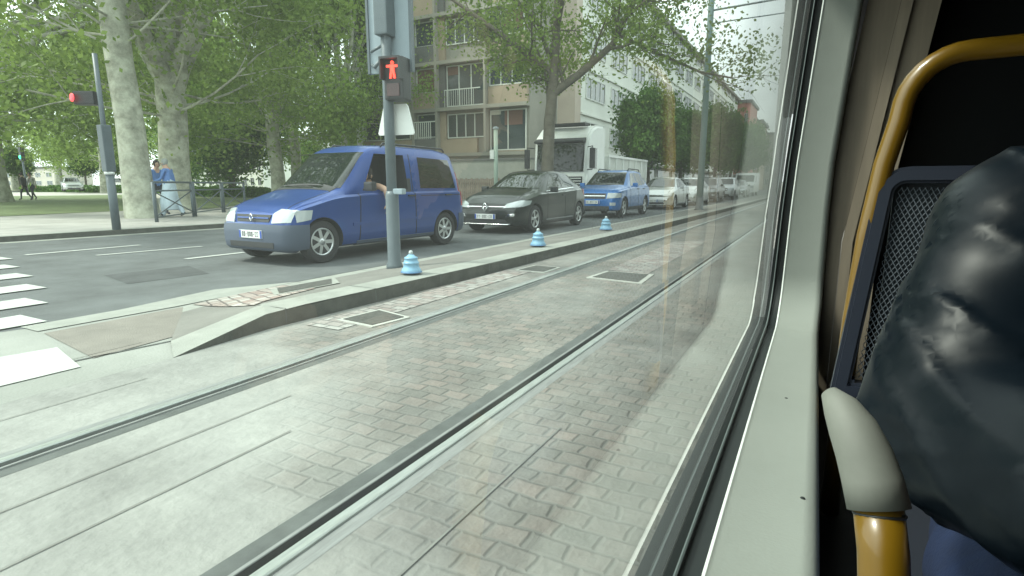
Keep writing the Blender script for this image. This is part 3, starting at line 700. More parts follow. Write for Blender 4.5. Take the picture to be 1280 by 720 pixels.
def interp(st, y, j): return float(np.interp(y, [s[0] for s in st], [s[j] for s in st]))
def car_shell(st, Lc, front_rake, rear_rake, plan_f=.35, plan_r=.25, wb=None, r=.31, smooth=.045, tuck=.06):
    """st rows: (y, z_bottom, z_shoulder, z_top, half_width, half_width_top)"""
    ny = int(Lc/.045)+1; ys = np.linspace(0, Lc, ny); dy = ys[1]-ys[0]
    P = np.array([[interp(st, y, j) for j in range(1, 6)] for y in ys])
    k = np.exp(-.5*((np.arange(-6, 7)*dy)/smooth)**2); k /= k.sum()
    Q = np.stack([np.convolve(np.pad(P[:, j], 6, mode='edge'), k, mode='valid') for j in range(5)], 1)
    bm = bmesh.new(); rings = []
    for i, y in enumerate(ys):
        zb, zs, zt, hw, ht = Q[i]
        f = 1.0
        if y < plan_f: f *= .80+.20*math.sqrt(max(0, 1-(1-y/plan_f)**2))
        if Lc-y < plan_r: f *= .86+.14*math.sqrt(max(0, 1-(1-(Lc-y)/plan_r)**2))
        hw *= f; ht *= f; hm = min(hw*.985, max(ht, hw*.93))
        half = [(0, zb), (hw*.45, zb), (hw*.86, zb), (hw*.95, zb+.03), (hw*.985, zb+.10), (hw, zb+.22), (hw*1.0, zb+(zs-zb)*.55), (hw*.995, zb+(zs-zb)*.78), (hw*.98, zs-.03), (hm*.985, zs)]
        x0, z0 = half[-1]
        ce = min(.06, max(.004, (zt-zs)*.35))
        for q in (.15, .32, .5, .68, .84): half.append((x0+(ht-x0)*q+.012*math.sin(q*3.14), z0+(zt-ce-z0)*q))
        half += [(ht-.005, zt-ce), (ht-.03, zt-ce*.45), (ht-.09, zt-ce*.12), (ht*.6, zt+.008), (ht*.3, zt+.016), (0, zt+.02)]
        pts = []
        for x, z in half+[(-x, z) for x, z in half[-2:0:-1]]:
            yy = y
            g = interp(front_rake, z, 1); yy += g*max(0, 1-y/.75)
            g = interp(rear_rake, z, 1); yy -= g*max(0, 1-(Lc-y)/.75)
            pts.append(bm.verts.new((x, yy, z)))
        rings.append(pts)
    n = len(rings[0])
    for i in range(len(rings)-1):
        for k2 in range(n): bm.faces.new((rings[i][k2], rings[i+1][k2], rings[i+1][(k2+1) % n], rings[i][(k2+1) % n]))
    for ring, rev in ((rings[0], False), (rings[-1], True)):    # caps built as strips so they keep the cross-section
        m = n//2
        for k2 in range(m):
            a, b = ring[k2], ring[k2+1]; c, d = ring[(n-k2-1) % n], ring[(n-k2) % n]
            vs = []
            for v in (a, b, c, d):
                if v not in vs: vs.append(v)
            if len(vs) > 2:
                try: bm.faces.new(vs if not rev else vs[::-1])
                except ValueError: pass
    bmesh.ops.recalc_face_normals(bm, faces=bm.faces)
    for f in bm.faces: f.smooth = True
    bm.normal_update()
    return bm
def patch(src, poly, axis, sign, off, name, m, parent, rim=.006):
    """piece of the shell inside a convex polygon, lifted off by `off`; axis: 0 side (poly in y,z), 1 front or rear (x,z), 2 top (x,y)"""
    bm = src.copy(); bm.normal_update()
    bmesh.ops.delete(bm, geom=[f for f in bm.faces if f.normal[axis]*sign < (.22 if axis != 1 else .10)], context='FACES')
    n = len(poly); cx = sum(p[0] for p in poly)/n; cy = sum(p[1] for p in poly)/n
    ia, ib = [(1, 2), (0, 2), (0, 1)][axis]
    for i in range(n):
        p, q = poly[i], poly[(i+1) % n]
        nx, ny = q[1]-p[1], -(q[0]-p[0])
        if nx*(cx-p[0])+ny*(cy-p[1]) > 0: nx, ny = -nx, -ny
        pn = [0, 0, 0]; pn[ia] = nx; pn[ib] = ny; co = [0, 0, 0]; co[ia] = p[0]; co[ib] = p[1]
        bmesh.ops.bisect_plane(bm, geom=bm.verts[:]+bm.edges[:]+bm.faces[:], plane_co=co, plane_no=pn, clear_outer=True)
    if not bm.faces: bm.free(); return None
    bm.normal_update()
    for v in bm.verts: v.co += v.normal*off
    if rim:
        be = [e for e in bm.edges if e.is_boundary]; nrm = {v: v.normal.copy() for e in be for v in e.verts}
        r_ = bmesh.ops.extrude_edge_only(bm, edges=be)
        for v in [g for g in r_['geom'] if isinstance(g, bmesh.types.BMVert)]:
            best = min(nrm, key=lambda u: (u.co-v.co).length_squared); v.co -= nrm[best]*(off+rim)
    me = bpy.data.meshes.new(name); bm.to_mesh(me); bm.free()
    for p in me.polygons: p.use_smooth = True
    autosmooth(me, 40)
    return link(name, me, m, parent)
def boolean_cut(bm, cutters):
    me = bpy.data.meshes.new('tmp'); bm.to_mesh(me); o = bpy.data.objects.new('tmp', me); COL.objects.link(o)
    tmp = []
    for c in cutters:
        cm = bpy.data.meshes.new('cut'); c.bm.to_mesh(cm); c.bm.free(); co = bpy.data.objects.new('cut', cm); COL.objects.link(co); tmp.append(co)
        md = o.modifiers.new('b', 'BOOLEAN'); md.operation = 'DIFFERENCE'; md.object = co; md.solver = 'EXACT'
    bpy.context.view_layer.update()
    dg = bpy.context.evaluated_depsgraph_get(); res = bpy.data.meshes.new_from_object(o.evaluated_get(dg))
    for t in tmp: bpy.data.objects.remove(t)
    bpy.data.objects.remove(o)
    return res
def wheel(parent, x, y, r, wdt, side, spokes=7, rimm=None, tw=1.0):
    b = MB(); s = side
    ri = r*.66
    b.lathe([(ri, x-s*wdt), (r*.93, x-s*wdt), (r, x-s*wdt*.8), (r, x-s*.03), (r*.94, x), (ri+.01, x+s*.004), (ri, x-s*.02)], 32, 'x', (0, y, r))
    w_ = b.build('wheel', M_tyre, parent, smooth=True); autosmooth(w_.data, 40)
    b = MB()
    b.lathe([(ri, x-s*.10), (ri, x-s*.006), (ri-.018, x-s*.004), (ri-.03, x-s*.03), (ri-.03, x-s*.10)], 32, 'x', (0, y, r))
    b.lathe([(.001, x-s*.02), (r*.16, x-s*.015), (r*.17, x-s*.04), (.001, x-s*.05)], 16, 'x', (0, y, r))
    for k in range(spokes):
        a = 6.283*k/spokes+.2
        pts = []
        for rr, hw in ((r*.12, r*.085), (ri-.015, r*.075*tw)):
            for sg in (-1, 1): pts.append((rr, sg*hw))
        pts = [pts[0], pts[1], pts[3], pts[2]]
        M = Matrix.Translation((x-s*.035, y, r)) @ Matrix.Rotation(a, 4, 'X') @ Matrix.Rotation(R(90), 4, 'Y')
        b.prism([(p[0]*-1, p[1]) for p in pts], -.012, .018, M=M)
    b.build('rim', rimm or M_rim, w_)
    b = MB(); b.lathe([(.001, x-s*.085), (ri-.03, x-s*.085), (ri-.03, x-s*.1), (.001, x-s*.1)], 20, 'x', (0, y, r)); b.build('brake_disc', M_trim, w_)
    return w_

def make_car(name, cat, pos, yaw, label, pm, spec, group='cars queuing in the oncoming lane', plate=None, sc=1.0):
    t = empty(name, pos, yaw, label, cat, group); t.scale = (sc, sc, sc)
    S = spec; bm = car_shell(S['st'], S['L'], S['fr'], S['rr'], S.get('pf', .35), S.get('pr', .25), smooth=S.get('sm', .045))
    cut = []
    for ay in S['ax']: cut.append(MB().lathe([(S['r']+.045, -1.3), (S['r']+.045, 1.3)], 40, 'x', (0, ay, S['r']), smooth=False))
    for q in S.get('pocket', []):
        c = MB(); a = [c.bm.verts.new((.10, p[0], p[1])) for p in q]; d = [c.bm.verts.new((1.3, p[0], p[1])) for p in q]
        c.bm.faces.new(a); c.bm.faces.new(d[::-1])
        for i in range(len(q)): c.bm.faces.new((a[i], d[i], d[(i+1) % len(q)], a[(i+1) % len(q)]))
        bmesh.ops.recalc_face_normals(c.bm, faces=c.bm.faces); cut.append(c)
    me = boolean_cut(bm, cut)
    body = link('body', me, [pm, M_trim], t)
    for p in me.polygons:
        c = p.center
        inw = any((c.y-ay)**2+(c.z-S['r'])**2 < (S['r']+.05)**2 and (abs(p.normal.x) < .3) and c.z < S['r']*2+.1 and abs((Vector((0, c.y-ay, c.z-S['r'])).normalized()).dot(p.normal)) > .8 and p.normal.dot(Vector((0, c.y-ay, c.z-S['r']))) < 0 for ay in S['ax'])
        inp = S.get('pocket') and c.x < .93 and c.x > .05 and c.z > 1.0 and c.z < 1.66 and S['pk'][0] < c.y < S['pk'][1] and (p.normal.x > .99 or (abs(p.normal.x) < .02 and c.x < .75 and c.z < 1.6))
        if inw or inp: p.material_index = 1
    autosmooth(me, 35)
    for nm, axis, sign, poly, m, off in S['parts']:
        m = {'glass': M_cglass, 'lamp': M_lamp, 'trim': M_trim, 'body': pm, 'chrome': M_chrome, 'seam': M_seam, 'rear': M_rear, 'bumper': S.get('bumper', M_trim), 'plate': M_plate}[m] if isinstance(m, str) else m
        if axis == 0 and sign == 0:
            for sg in (-1, 1): patch(bm, poly, 0, sg, off, nm, m, t)
        elif axis == 1 and sign == 0 or (axis == 1 and nm in ('headlight', 'fog_lamp')):
            for sg in (-1, 1): patch(bm, [(p[0]*sg, p[1]) for p in poly], 1, -1, off, nm, m, t)
        else: patch(bm, poly, axis, sign, off, nm, m, t)
    for ay in S['ax']:
        for sg in (-1, 1): wheel(t, sg*S['tx'], ay, S['r'], .19, sg, S.get('spokes', 7), S.get('rimm'), S.get('tw', 1))
    # mirrors, wipers, handles
    mz, my, mx = S['mir']
    for sg in (-1, 1):
        b = MB(); b.box(-.09, .09, -.05, .06, -.065, .075, .03, M=Matrix.Translation((sg*(mx+.10), my, mz))); b.box(-.05, .05, -.015, .03, -.06, -.03, .01, M=Matrix.Translation((sg*(mx), my, mz)))
        b.build('mirror', S.get('mirm', pm), t, smooth=False)
    for (hy, hz) in S['hand']:
        for sg in (-1, 1): MB().box(-.012, .02, hy-.09, hy+.09, hz-.013, hz+.013, .006, M=Matrix.Translation((sg*S['hx'], 0, 0))).build('door_handle', S.get('handm', M_trim), t)
    if S.get('plate'):
        y, z = S['plate']; b = MB(); b.box(-.26, .26, y-.012, y+.03, z-.055, z+.055, .004); pl = b.build('number_plate', M_plate, t)
        b = MB()
        for sg in (-1, 1): b.box(sg*.24-.02, sg*.24+.02, y-.0145, y-.011, z-.052, z+.052)
        b.build('blue_band', mat('plate_blue', (.03, .08, .35), .4), pl)
        b = MB(); rnd = random.Random(len(label))
        for k in range(9):
            if k in (2, 6): b.box(-.185+k*.043, -.17+k*.043, y-.0145, y-.011, z-.006, z+.004); continue
            xx = -.19+k*.043
            b.box(xx, xx+.008, y-.0145, y-.011, z-.032, z+.032)
            if rnd.random() < .7: b.box(xx+.02, xx+.028, y-.0144, y-.011, z-.032, z+.032)
            b.box(xx, xx+.028, y-.0143, y-.011, z+.025, z+.033)
            if rnd.random() < .6: b.box(xx, xx+.028, y-.0142, y-.011, z-.033, z-.025)
        b.build('characters', M_black, pl)
    bm.free()
    return t

# ---- blue van-like family car with a tall roof
K = dict(L=3.98, r=.305, ax=(.56, 3.34), tx=.80, hx=.832, spokes=7, tw=1.1,
 st=[(0, .24, .66, .70, .80, .66), (.08, .20, .76, .80, .82, .70), (.25, .20, .82, .87, .825, .72), (.66, .20, .91, .975, .83, .70), (.84, .20, .94, 1.02, .83, .70), (.94, .20, .955, 1.07, .83, .68),
     (1.52, .20, .98, 1.62, .832, .62), (1.75, .20, .985, 1.72, .832, .625), (2.3, .20, .99, 1.755, .832, .64), (3.3, .20, 1.0, 1.75, .832, .65), (3.75, .22, 1.0, 1.71, .825, .64), (3.98, .26, 1.0, 1.66, .80, .62)],
 fr=[(0, .06), (.25, 0), (.52, 0), (.60, .03), (.80, .08), (.95, .16), (2, .2)], rr=[(0, .05), (.3, 0), (.5, 0), (.9, .03), (1.2, .07), (1.75, .22)], pf=.42, pr=.18,
 pocket=[[(1.40, 1.03), (2.40, 1.03), (2.40, 1.60), (1.76, 1.60)]], pk=(1.3, 2.5), bumper=mat('grey_bumper', (.07, .09, .13), .55),
 plate=(-.02, .43), mir=(1.08, 1.36, .85), hand=[(2.42, .93), (3.42, .93)], mirm=M_trim,
 parts=[('windshield', 1, -1, [(-.69, 1.06), (.69, 1.06), (.60, 1.61), (-.60, 1.61)], 'glass', .006),
  ('side_window', 0, 1, [(2.72, 1.05), (3.72, 1.05), (3.60, 1.56), (2.74, 1.58)], 'glass', .006),
  ('side_window', 0, -1, [(2.72, 1.05), (3.72, 1.05), (3.60, 1.56), (2.74, 1.58)], 'glass', .006),
  ('side_window', 0, -1, [(1.40, 1.03), (2.44, 1.03), (2.44, 1.59), (1.78, 1.59)], 'glass', .006),
  ('bumper', 1, -1, [(-.9, .20), (.9, .20), (.9, .565), (-.9, .565)], 'bumper', .022),
  ('bumper', 0, 1, [(-.05, .20), (.20, .20), (.20, .545), (-.05, .565)], 'bumper', .018), ('bumper', 0, -1, [(-.05, .20), (.20, .20), (.20, .545), (-.05, .565)], 'bumper', .018),
  ('rear_bumper', 0, 1, [(3.72, .24), (4.0, .24), (4.0, .58), (3.72, .58)], 'bumper', .018), ('rear_bumper', 0, -1, [(3.72, .24), (4.0, .24), (4.0, .58), (3.72, .58)], 'bumper', .018),
  ('rear_bumper', 1, 1, [(-.9, .24), (.9, .24), (.9, .58), (-.9, .58)], 'bumper', .02),
  ('grille', 1, -1, [(-.36, .60), (.36, .60), (.40, .70), (-.40, .70)], 'trim', .010),
  ('grille_bar', 1, -1, [(-.36, .642), (.36, .642), (.36, .662), (-.36, .662)], 'body', .022),
  ('lower_grille', 1, -1, [(-.5, .25), (.5, .25), (.5, .325), (-.5, .325)], 'trim', .030),
  ('headlight', 1, -1, [(.43, .585), (.74, .60), (.76, .76), (.52, .775), (.44, .70)], 'lamp', .014),
  ('indicator', 0, 1, [(.16, .60), (.36, .63), (.40, .76), (.16, .76)], 'lamp', .010), ('indicator', 0, -1, [(.16, .60), (.36, .63), (.40, .76), (.16, .76)], 'lamp', .010),
  ('side_moulding', 0, 0, [(1.10, .50), (2.95, .53), (2.95, .575), (1.10, .545)], 'body', .014),
  ('sill', 0, 0, [(1.18, .20), (3.0, .20), (3.0, .27), (1.18, .27)], 'bumper', .010),
  ('door_gap', 0, 0, [(1.22, .28), (1.235, .28), (1.295, .98), (1.28, .98)], 'seam', .003), ('door_gap', 0, 0, [(2.50, .28), (2.515, .28), (2.535, 1.62), (2.52, 1.62)], 'seam', .003),
  ('door_gap', 0, 0, [(2.66, .92), (3.85, .92), (3.85, .932), (2.66, .932)], 'seam', .003),
  ('bonnet_gap', 2, 1, [(-.62, .16), (-.61, .16), (-.66, .84), (-.67, .84)], 'seam', .003), ('bonnet_gap', 2, 1, [(.61, .16), (.62, .16), (.67, .84), (.66, .84)], 'seam', .003),
  ('cowl', 2, 1, [(-.66, .84), (.66, .84), (.66, .97), (-.66, .97)], 'trim', .006),
  ('tail_lamp', 0, 0, [(3.82, .72), (3.96, .72), (3.94, 1.35), (3.84, 1.35)], 'rear', .010),
  ('rear_window', 1, 1, [(-.56, 1.08), (.56, 1.08), (.52, 1.55), (-.52, 1.55)], 'glass', .006)])
VX, VY = -6.84, 5.14
van = make_car('family_van', 'car', (VX, VY, -.012), 0, 'blue tall-roofed family van at the head of the queue, its driver window open', paint('blue_paint', (.020, .062, .25)), K)
van.scale = (.93, 1.03, .985); van.rotation_euler.z = R(-1.8)
for sg in (-1, 1):
    MB().tube([(sg*.60, 1.95, 1.72), (sg*.60, 2.0, 1.775), (sg*.61, 3.5, 1.765), (sg*.61, 3.56, 1.71)], .016, 8).build('roof_rail', M_trim, van)
b = MB(); b.tube([(.55, .97, 1.075), (.1, 1.03, 1.13), (-.25, 1.05, 1.15)], .012, 6); b.tube([(-.1, .97, 1.075), (-.45, 1.01, 1.11), (-.6, 1.04, 1.13)], .012, 6); b.build('wiper', M_trim, van)
# emblem: plain bright lozenge on the grille
def lozenge(parent, y, z, s=.05, tilt=0):
    b = MB()
    for i in range(4):
        p = [(0, s*1.2), (s*.85, 0), (0, -s*1.2), (-s*.85, 0)]; a, c = p[i], p[(i+1) % 4]
        b.tube([(a[0], y, z+a[1]), (c[0], y, z+c[1])], s*.16, 6)
    b.build('emblem', M_chrome, parent)
lozenge(van, .0, .66, .045)

# ---- black hatchback
H_st = [(0, .22, .60, .64, .80, .62), (.10, .18, .70, .75, .83, .68), (.30, .17, .78, .85, .85, .70), (.90, .17, .87, .95, .865, .68), (1.12, .17, .90, .99, .87, .66),
     (1.80, .17, .925, 1.34, .87, .55), (2.10, .17, .935, 1.43, .87, .56), (2.6, .17, .95, 1.45, .87, .57), (3.2, .17, .98, 1.41, .868, .55), (3.72, .20, 1.0, 1.28, .85, .52), (3.92, .26, .98, 1.12, .82, .52), (4.06, .3, .90, .98, .79, .55)]
Hs = dict(L=4.06, r=.315, ax=(.82, 3.41), tx=.845, hx=.868, spokes=5, tw=1.9, st=H_st,
 fr=[(0, .08), (.22, 0), (.5, 0), (.62, .05), (.75, .16), (.95, .26)], rr=[(0, .08), (.3, 0), (.7, 0), (.95, .06), (1.4, .15)], pf=.55, pr=.3, plate=(-.02, .39),
 mir=(.98, 1.55, .87), hand=[(2.36, .84)],
 parts=[('windshield', 1, -1, [(-.68, 1.0), (.68, 1.0), (.53, 1.385), (-.53, 1.385)], 'glass', .005),
  ('side_window', 0, 0, [(1.55, .96), (2.42, .985), (2.42, 1.37), (2.10, 1.35)], 'glass', .005),
  ('rear_side_window', 0, 0, [(2.47, .985), (3.18, 1.06), (3.05, 1.29), (2.47, 1.37)], 'glass', .005),
  ('rear_window', 1, 1, [(-.5, 1.04), (.5, 1.04), (.46, 1.27), (-.46, 1.27)], 'glass', .005),
  ('upper_grille', 1, -1, [(-.50, .565), (.50, .565), (.52, .645), (-.52, .645)], 'trim', .008),
  ('grille_strip', 1, -1, [(-.50, .598), (.50, .598), (.50, .612), (-.50, .612)], 'chrome', .014),
  ('lower_grille', 1, -1, [(-.60, .20), (.60, .20), (.50, .33), (-.50, .33)], 'trim', .010),
  ('headlight', 1, -1, [(.44, .575), (.78, .60), (.84, .72), (.72, .735), (.50, .665)], 'lamp', .012),
  ('headlight_side', 0, 0, [(.22, .60), (.52, .65), (.62, .74), (.30, .74)], 'lamp', .009),
  ('fog_lamp', 1, -1, [(.52, .38), (.70, .40), (.74, .47), (.56, .44)], 'chrome', .012),
  ('chrome_lip', 1, -1, [(-.62, .225), (.62, .225), (.62, .24), (-.62, .24)], 'chrome', .018),
  ('sill', 0, 0, [(1.2, .17), (3.05, .17), (3.05, .235), (1.2, .235)], 'trim', .010), ('sill_strip', 0, 0, [(1.35, .262), (2.95, .262), (2.95, .288), (1.35, .288)], 'chrome', .012),
  ('door_gap', 0, 0, [(1.40, .25), (1.412, .25), (1.452, .95), (1.44, .95)], 'seam', .003), ('door_gap', 0, 0, [(2.44, .25), (2.452, .25), (2.452, .95), (2.44, .95)], 'seam', .003), ('door_gap', 0, 0, [(3.0, .45), (3.012, .45), (3.22, .98), (3.205, .98)], 'seam', .003),
  ('bonnet_gap', 2, 1, [(-.66, .2), (-.65, .2), (-.68, 1.05), (-.69, 1.05)], 'seam', .003), ('bonnet_gap', 2, 1, [(.65, .2), (.66, .2), (.69, 1.05), (.68, 1.05)], 'seam', .003),
  ('window_strip', 0, 0, [(1.50, .935), (3.22, 1.02), (3.22, 1.035), (1.50, .95)], 'chrome', .008),
  ('tail_lamp', 0, 0, [(3.72, .82), (3.98, .82), (3.9, .98), (3.66, .96)], 'rear', .009)])
M_blackp = paint('black_car_paint', (.008, .012, .012), 0)
def hatch(x, y, label, pm, sc=1.0, yaw=0, em=True):
    t = make_car('hatchback', 'car', (x, y, -.012), yaw, label, pm, Hs, sc=sc)
    if em: lozenge(t, -.025, .60, .075)
    return t
clio = hatch(-6.56, 10.95, 'black hatchback right behind the blue van, chrome emblem on its nose', M_blackp, 1.0); clio.scale = (1, 1.05, 1)

# ---- blue sport utility car
D_st = [(0, .30, .78, .84, .80, .66), (.10, .26, .88, .95, .85, .74), (.30, .25, .93, 1.0, .88, .76), (1.0, .25, .98, 1.08, .90, .76), (1.2, .25, 1.0, 1.12, .90, .74),
     (1.82, .25, 1.03, 1.55, .90, .62), (2.1, .25, 1.04, 1.63, .90, .63), (2.8, .25, 1.05, 1.66, .90, .64), (3.6, .25, 1.07, 1.62, .895, .62), (4.1, .27, 1.07, 1.45, .88, .6), (4.34, .34, 1.0, 1.1, .84, .62)]
Ds = dict(L=4.34, r=.35, ax=(.84, 3.51), tx=.865, hx=.898, spokes=5, tw=1.8, st=D_st, fr=[(0, .08), (.3, 0), (.7, .02), (.88, .10), (1.05, .18)], rr=[(0, .08), (.35, 0), (.9, .03), (1.6, .15)], pf=.45, pr=.3,
 plate=(-.02, .55), mir=(1.12, 1.65, .9), hand=[(2.4, .98), (3.2, .99)],
 parts=[('windshield', 1, -1, [(-.70, 1.12), (.70, 1.12), (.59, 1.57), (-.59, 1.57)], 'glass', .005),
  ('side_window', 0, 0, [(1.70, 1.09), (2.46, 1.10), (2.46, 1.56), (2.08, 1.53)], 'glass', .005), ('rear_side_window', 0, 0, [(2.52, 1.10), (3.3, 1.12), (3.28, 1.54), (2.52, 1.56)], 'glass', .005), ('quarter_window', 0, 0, [(3.36, 1.13), (3.8, 1.2), (3.6, 1.48), (3.36, 1.53)], 'glass', .005),
  ('grille', 1, -1, [(-.46, .66), (.46, .66), (.48, .84), (-.48, .84)], 'trim', .009), ('grille_bar', 1, -1, [(-.44, .74), (.44, .74), (.44, .765), (-.44, .765)], 'chrome', .018),
  ('headlight', 1, -1, [(.50, .67), (.82, .69), (.84, .85), (.52, .85)], 'lamp', .012), ('headlight_side', 0, 0, [(.16, .69), (.42, .71), (.44, .85), (.16, .85)], 'lamp', .009),
  ('skid_plate', 1, -1, [(-.6, .27), (.6, .27), (.6, .42), (-.6, .42)], 'trim', .014), ('fog_lamp', 1, -1, [(.62, .44), (.78, .44), (.78, .54), (.62, .54)], 'lamp', .014),
  ('sill', 0, 0, [(1.25, .25), (3.1, .25), (3.1, .37), (1.25, .37)], 'trim', .014),
  ('door_gap', 0, 0, [(1.44, .38), (1.455, .38), (1.50, 1.05), (1.485, 1.05)], 'seam', .003), ('door_gap', 0, 0, [(2.48, .38), (2.495, .38), (2.495, 1.07), (2.48, 1.07)], 'seam', .003),
  ('tail_lamp', 0, 0, [(4.1, .9), (4.3, .9), (4.26, 1.12), (4.06, 1.12)], 'rear', .009), ('rear_window', 1, 1, [(-.55, 1.15), (.55, 1.15), (.5, 1.45), (-.5, 1.45)], 'glass', .005)])
def suv(x, y, label, pm, sc=1.0, rack=True):
    t = make_car('sport_utility_car', 'car', (x, y, -.012), 0, label, pm, Ds, sc=sc)
    if rack:
        for sg in (-1, 1): MB().tube([(sg*.56, 2.1, 1.62), (sg*.56, 2.2, 1.70), (sg*.56, 3.5, 1.69), (sg*.56, 3.6, 1.61)], .02, 8).build('roof_rail', M_trim, t)
    return t
suv(-6.5, 17.7, 'bright blue sport utility car with roof rails behind the black hatchback', paint('bright_blue_paint', (.02, .14, .42)), .97)
M_silver = paint('silver_paint', (.50, .52, .52), .7)
M_gunm = paint('gunmetal_paint', (.08, .09, .10), .5)
hatch(-6.45, 25.2, 'silver hatchback behind the bright blue car', M_silver, 1.0, 0, False)
hatch(-6.35, 30.6, 'second silver hatchback, partly hidden by the catenary mast', M_silver, 1.03, 0, False)
suv(-6.35, 37.0, 'dark grey car just right of the catenary mast', M_gunm, .95, False)
suv(-6.3, 44.5, 'pale car far down the queue, before the last white van', M_silver, 1.0, False)
hatch(-6.3, 52, 'dark hatchback far down the queue', M_gunm, 1.05, 0, False)
# parked row on the far side, under the street trees
for i, (Y, pm, lab) in enumerate([(30, M_gunm, 'dark car parked under the first street tree beside the white building'), (37, M_silver, 'pale car parked under the second street tree'), (46, M_gunm, 'dark car parked farther along under the street trees')]):
    make_car('parked_car', 'car', (-10.6, Y, -.012), 0, lab, pm, Ds if i != 1 else Hs, 'cars parked along the white building')
# far parked cars across the park
for i, (px, Y, pm, lab) in enumerate([(92, 34, M_silver, 'pale car beyond the hedge, left of the grey traffic mast'), (148, 40, mat('white_car', (.7, .7, .7), .3, coat=1), 'white car beyond the hedge just right of the grey traffic mast'), (290, 52, mat('white_car', (.7, .7, .7), .3, coat=1), 'white car in front of the low white hall'), (215, 47, M_gunm, 'dark car beyond the hedge behind the forked trunk')]):
    make_car('parked_car', 'car', (at_y(px, Y), Y, .35), R(70), lab, pm, Hs, 'cars parked beyond the park', sc=1.1)
# white van at the end of the queue
def box_van(x, y, label):
    t = empty('delivery_van', (x, y, 0), 0, label, 'van', 'cars queuing in the oncoming lane')
    wp = mat('white_van_paint', (.6, .62, .6), .35, coat=.8)
    prof = [(0, .35), (0, .95), (.25, 1.15), (.85, 1.3), (1.5, 2.05), (1.75, 2.25), (5.2, 2.3), (5.3, 2.2), (5.3, .35)]
    M = Matrix(((0, 0, 1, 0), (1, 0, 0, 0), (0, 1, 0, 0), (0, 0, 0, 1)))
    MB().prism(prof, -.95, .95, M=M).build('body', wp, t)
    MB().prism([(.93, 1.36), (1.47, 2.0), (1.45, 2.02), (.91, 1.38)], -.8, .8, M=M).build('windshield', M_cglass, t)
    for sg in (-1, 1): MB().prism([(1.3, 1.35), (2.2, 1.35), (2.2, 1.95), (1.65, 1.95)], sg*.955-.01, sg*.955+.01, M=M).build('side_window', M_cglass, t)
    MB().box(-.5, .5, -.02, .02, .6, .85, .01).build('grille', M_trim, t)
    for sg in (-1, 1): MB().box(sg*.75-.14, sg*.75+.14, -.02, .05, .8, 1.0, .02).build('headlight', M_lamp, t)
    for ay in (.9, 4.2):
        for sg in (-1, 1): wheel(t, sg*.93, ay, .34, .2, sg)
box_van(-6.4, 60, 'white van at the far end of the queue')

# ---- white truck
def truck():
    x, y = (at_y(667, 22)+at_y(732, 22))/2, 22.0
    t = empty('truck', (x, y, 0), 0, 'white truck with a large dark windscreen behind the tree trunk and the black hatchback', 'truck')
    wp = mat('truck_white', (.78, .80, .77), .4, coat=.5, var=.05, vscale=2)
    hw = 1.22
    M = Matrix(((0, 0, 1, 0), (1, 0, 0, 0), (0, 1, 0, 0), (0, 0, 0, 1)))
    prof = [(.0, .45), (-.03, 1.3), (.05, 1.55), (.16, 2.85), (.30, 3.1), (.75, 3.42), (1.3, 3.55), (2.15, 3.58), (2.25, 3.45), (2.25, .6), (1.9, .45)]
    b = MB(); b.prism(prof, -hw, hw, M=M); bmesh.ops.bevel(b.bm, geom=[e for e in b.bm.edges if abs(e.verts[0].co.x-e.verts[1].co.x) < .01 and abs(e.verts[0].co.x) > 1.2], offset=.10, segments=3, affect='EDGES'); b.build('cab', wp, t)
    MB().prism([(.045, 1.62), (.153, 2.72), (.12, 2.74), (.005, 1.62)], -1.06, 1.06, M=M).build('windshield', M_cglass, t)
    MB().prism([(.14, 2.76), (.19, 2.98), (-.16, 2.86), (-.17, 2.80)], -1.1, 1.1, M=M).build('sun_visor', M_trim, t)
    b = MB(); b.box(-1.05, 1.05, -.06, -.02, .95, 1.42, .02); b.build('grille', M_trim, t)
    b = MB()
    for k in range(4): b.box(-1.0, 1.0, -.075, -.055, 1.0+.11*k, 1.03+.11*k)
    b.build('grille_bars', wp, t)
    MB().box(-1.2, 1.2, -.14, .2, .40, .85, .06).build('bumper', wp, t)
    for sg in (-1, 1):
        MB().box(sg*.9-.2, sg*.9+.2, -.16, -.08, .55, .75, .03).build('headlight', M_lamp, t)
        MB().prism([(.35, 1.75), (1.15, 1.75), (1.15, 2.6), (.42, 2.6)], sg*(hw)-.015, sg*(hw)+.015, M=M).build('side_window', M_cglass, t)
        b = MB(); b.box(sg*1.47-.11, sg*1.47+.11, -.12, .0, 1.75, 2.55, .04); b.tube([(sg*1.2, .12, 2.6), (sg*1.47, -.05, 2.62), (sg*1.47, -.05, 2.5)], .02, 6); b.tube([(sg*1.2, .12, 1.7), (sg*1.47, -.05, 1.7), (sg*1.47, -.05, 1.8)], .02, 6); b.build('mirror', M_trim, t)
    MB().box(-.9, .9, .5, 1.0, 3.5, 3.62, .03).build('roof_lamp_bar', M_trim, t)
    MB().box(-1.2, 1.2, 2.6, 9.2, .95, 2.35, .04).build('load_body', mat('truck_body', (.72, .74, .70), .6, var=.1, vscale=2), t)
    b = MB()
    for k in range(7): b.box(1.2, 1.26, 2.7+k*1.05, 2.8+k*1.05, .95, 2.3)
    b.box(1.2, 1.27, 2.6, 9.2, 2.3, 2.4); b.build('side_ribs', wp, t)
    MB().box(-.5, .5, .4, 9.1, .6, .94).build('chassis', M_trim, t)
    for ay in (1.15, 6.5, 7.8):
        for sg in (-1, 1): wheel(t, sg*1.2, ay, .5, .3, sg, 8)
truck()

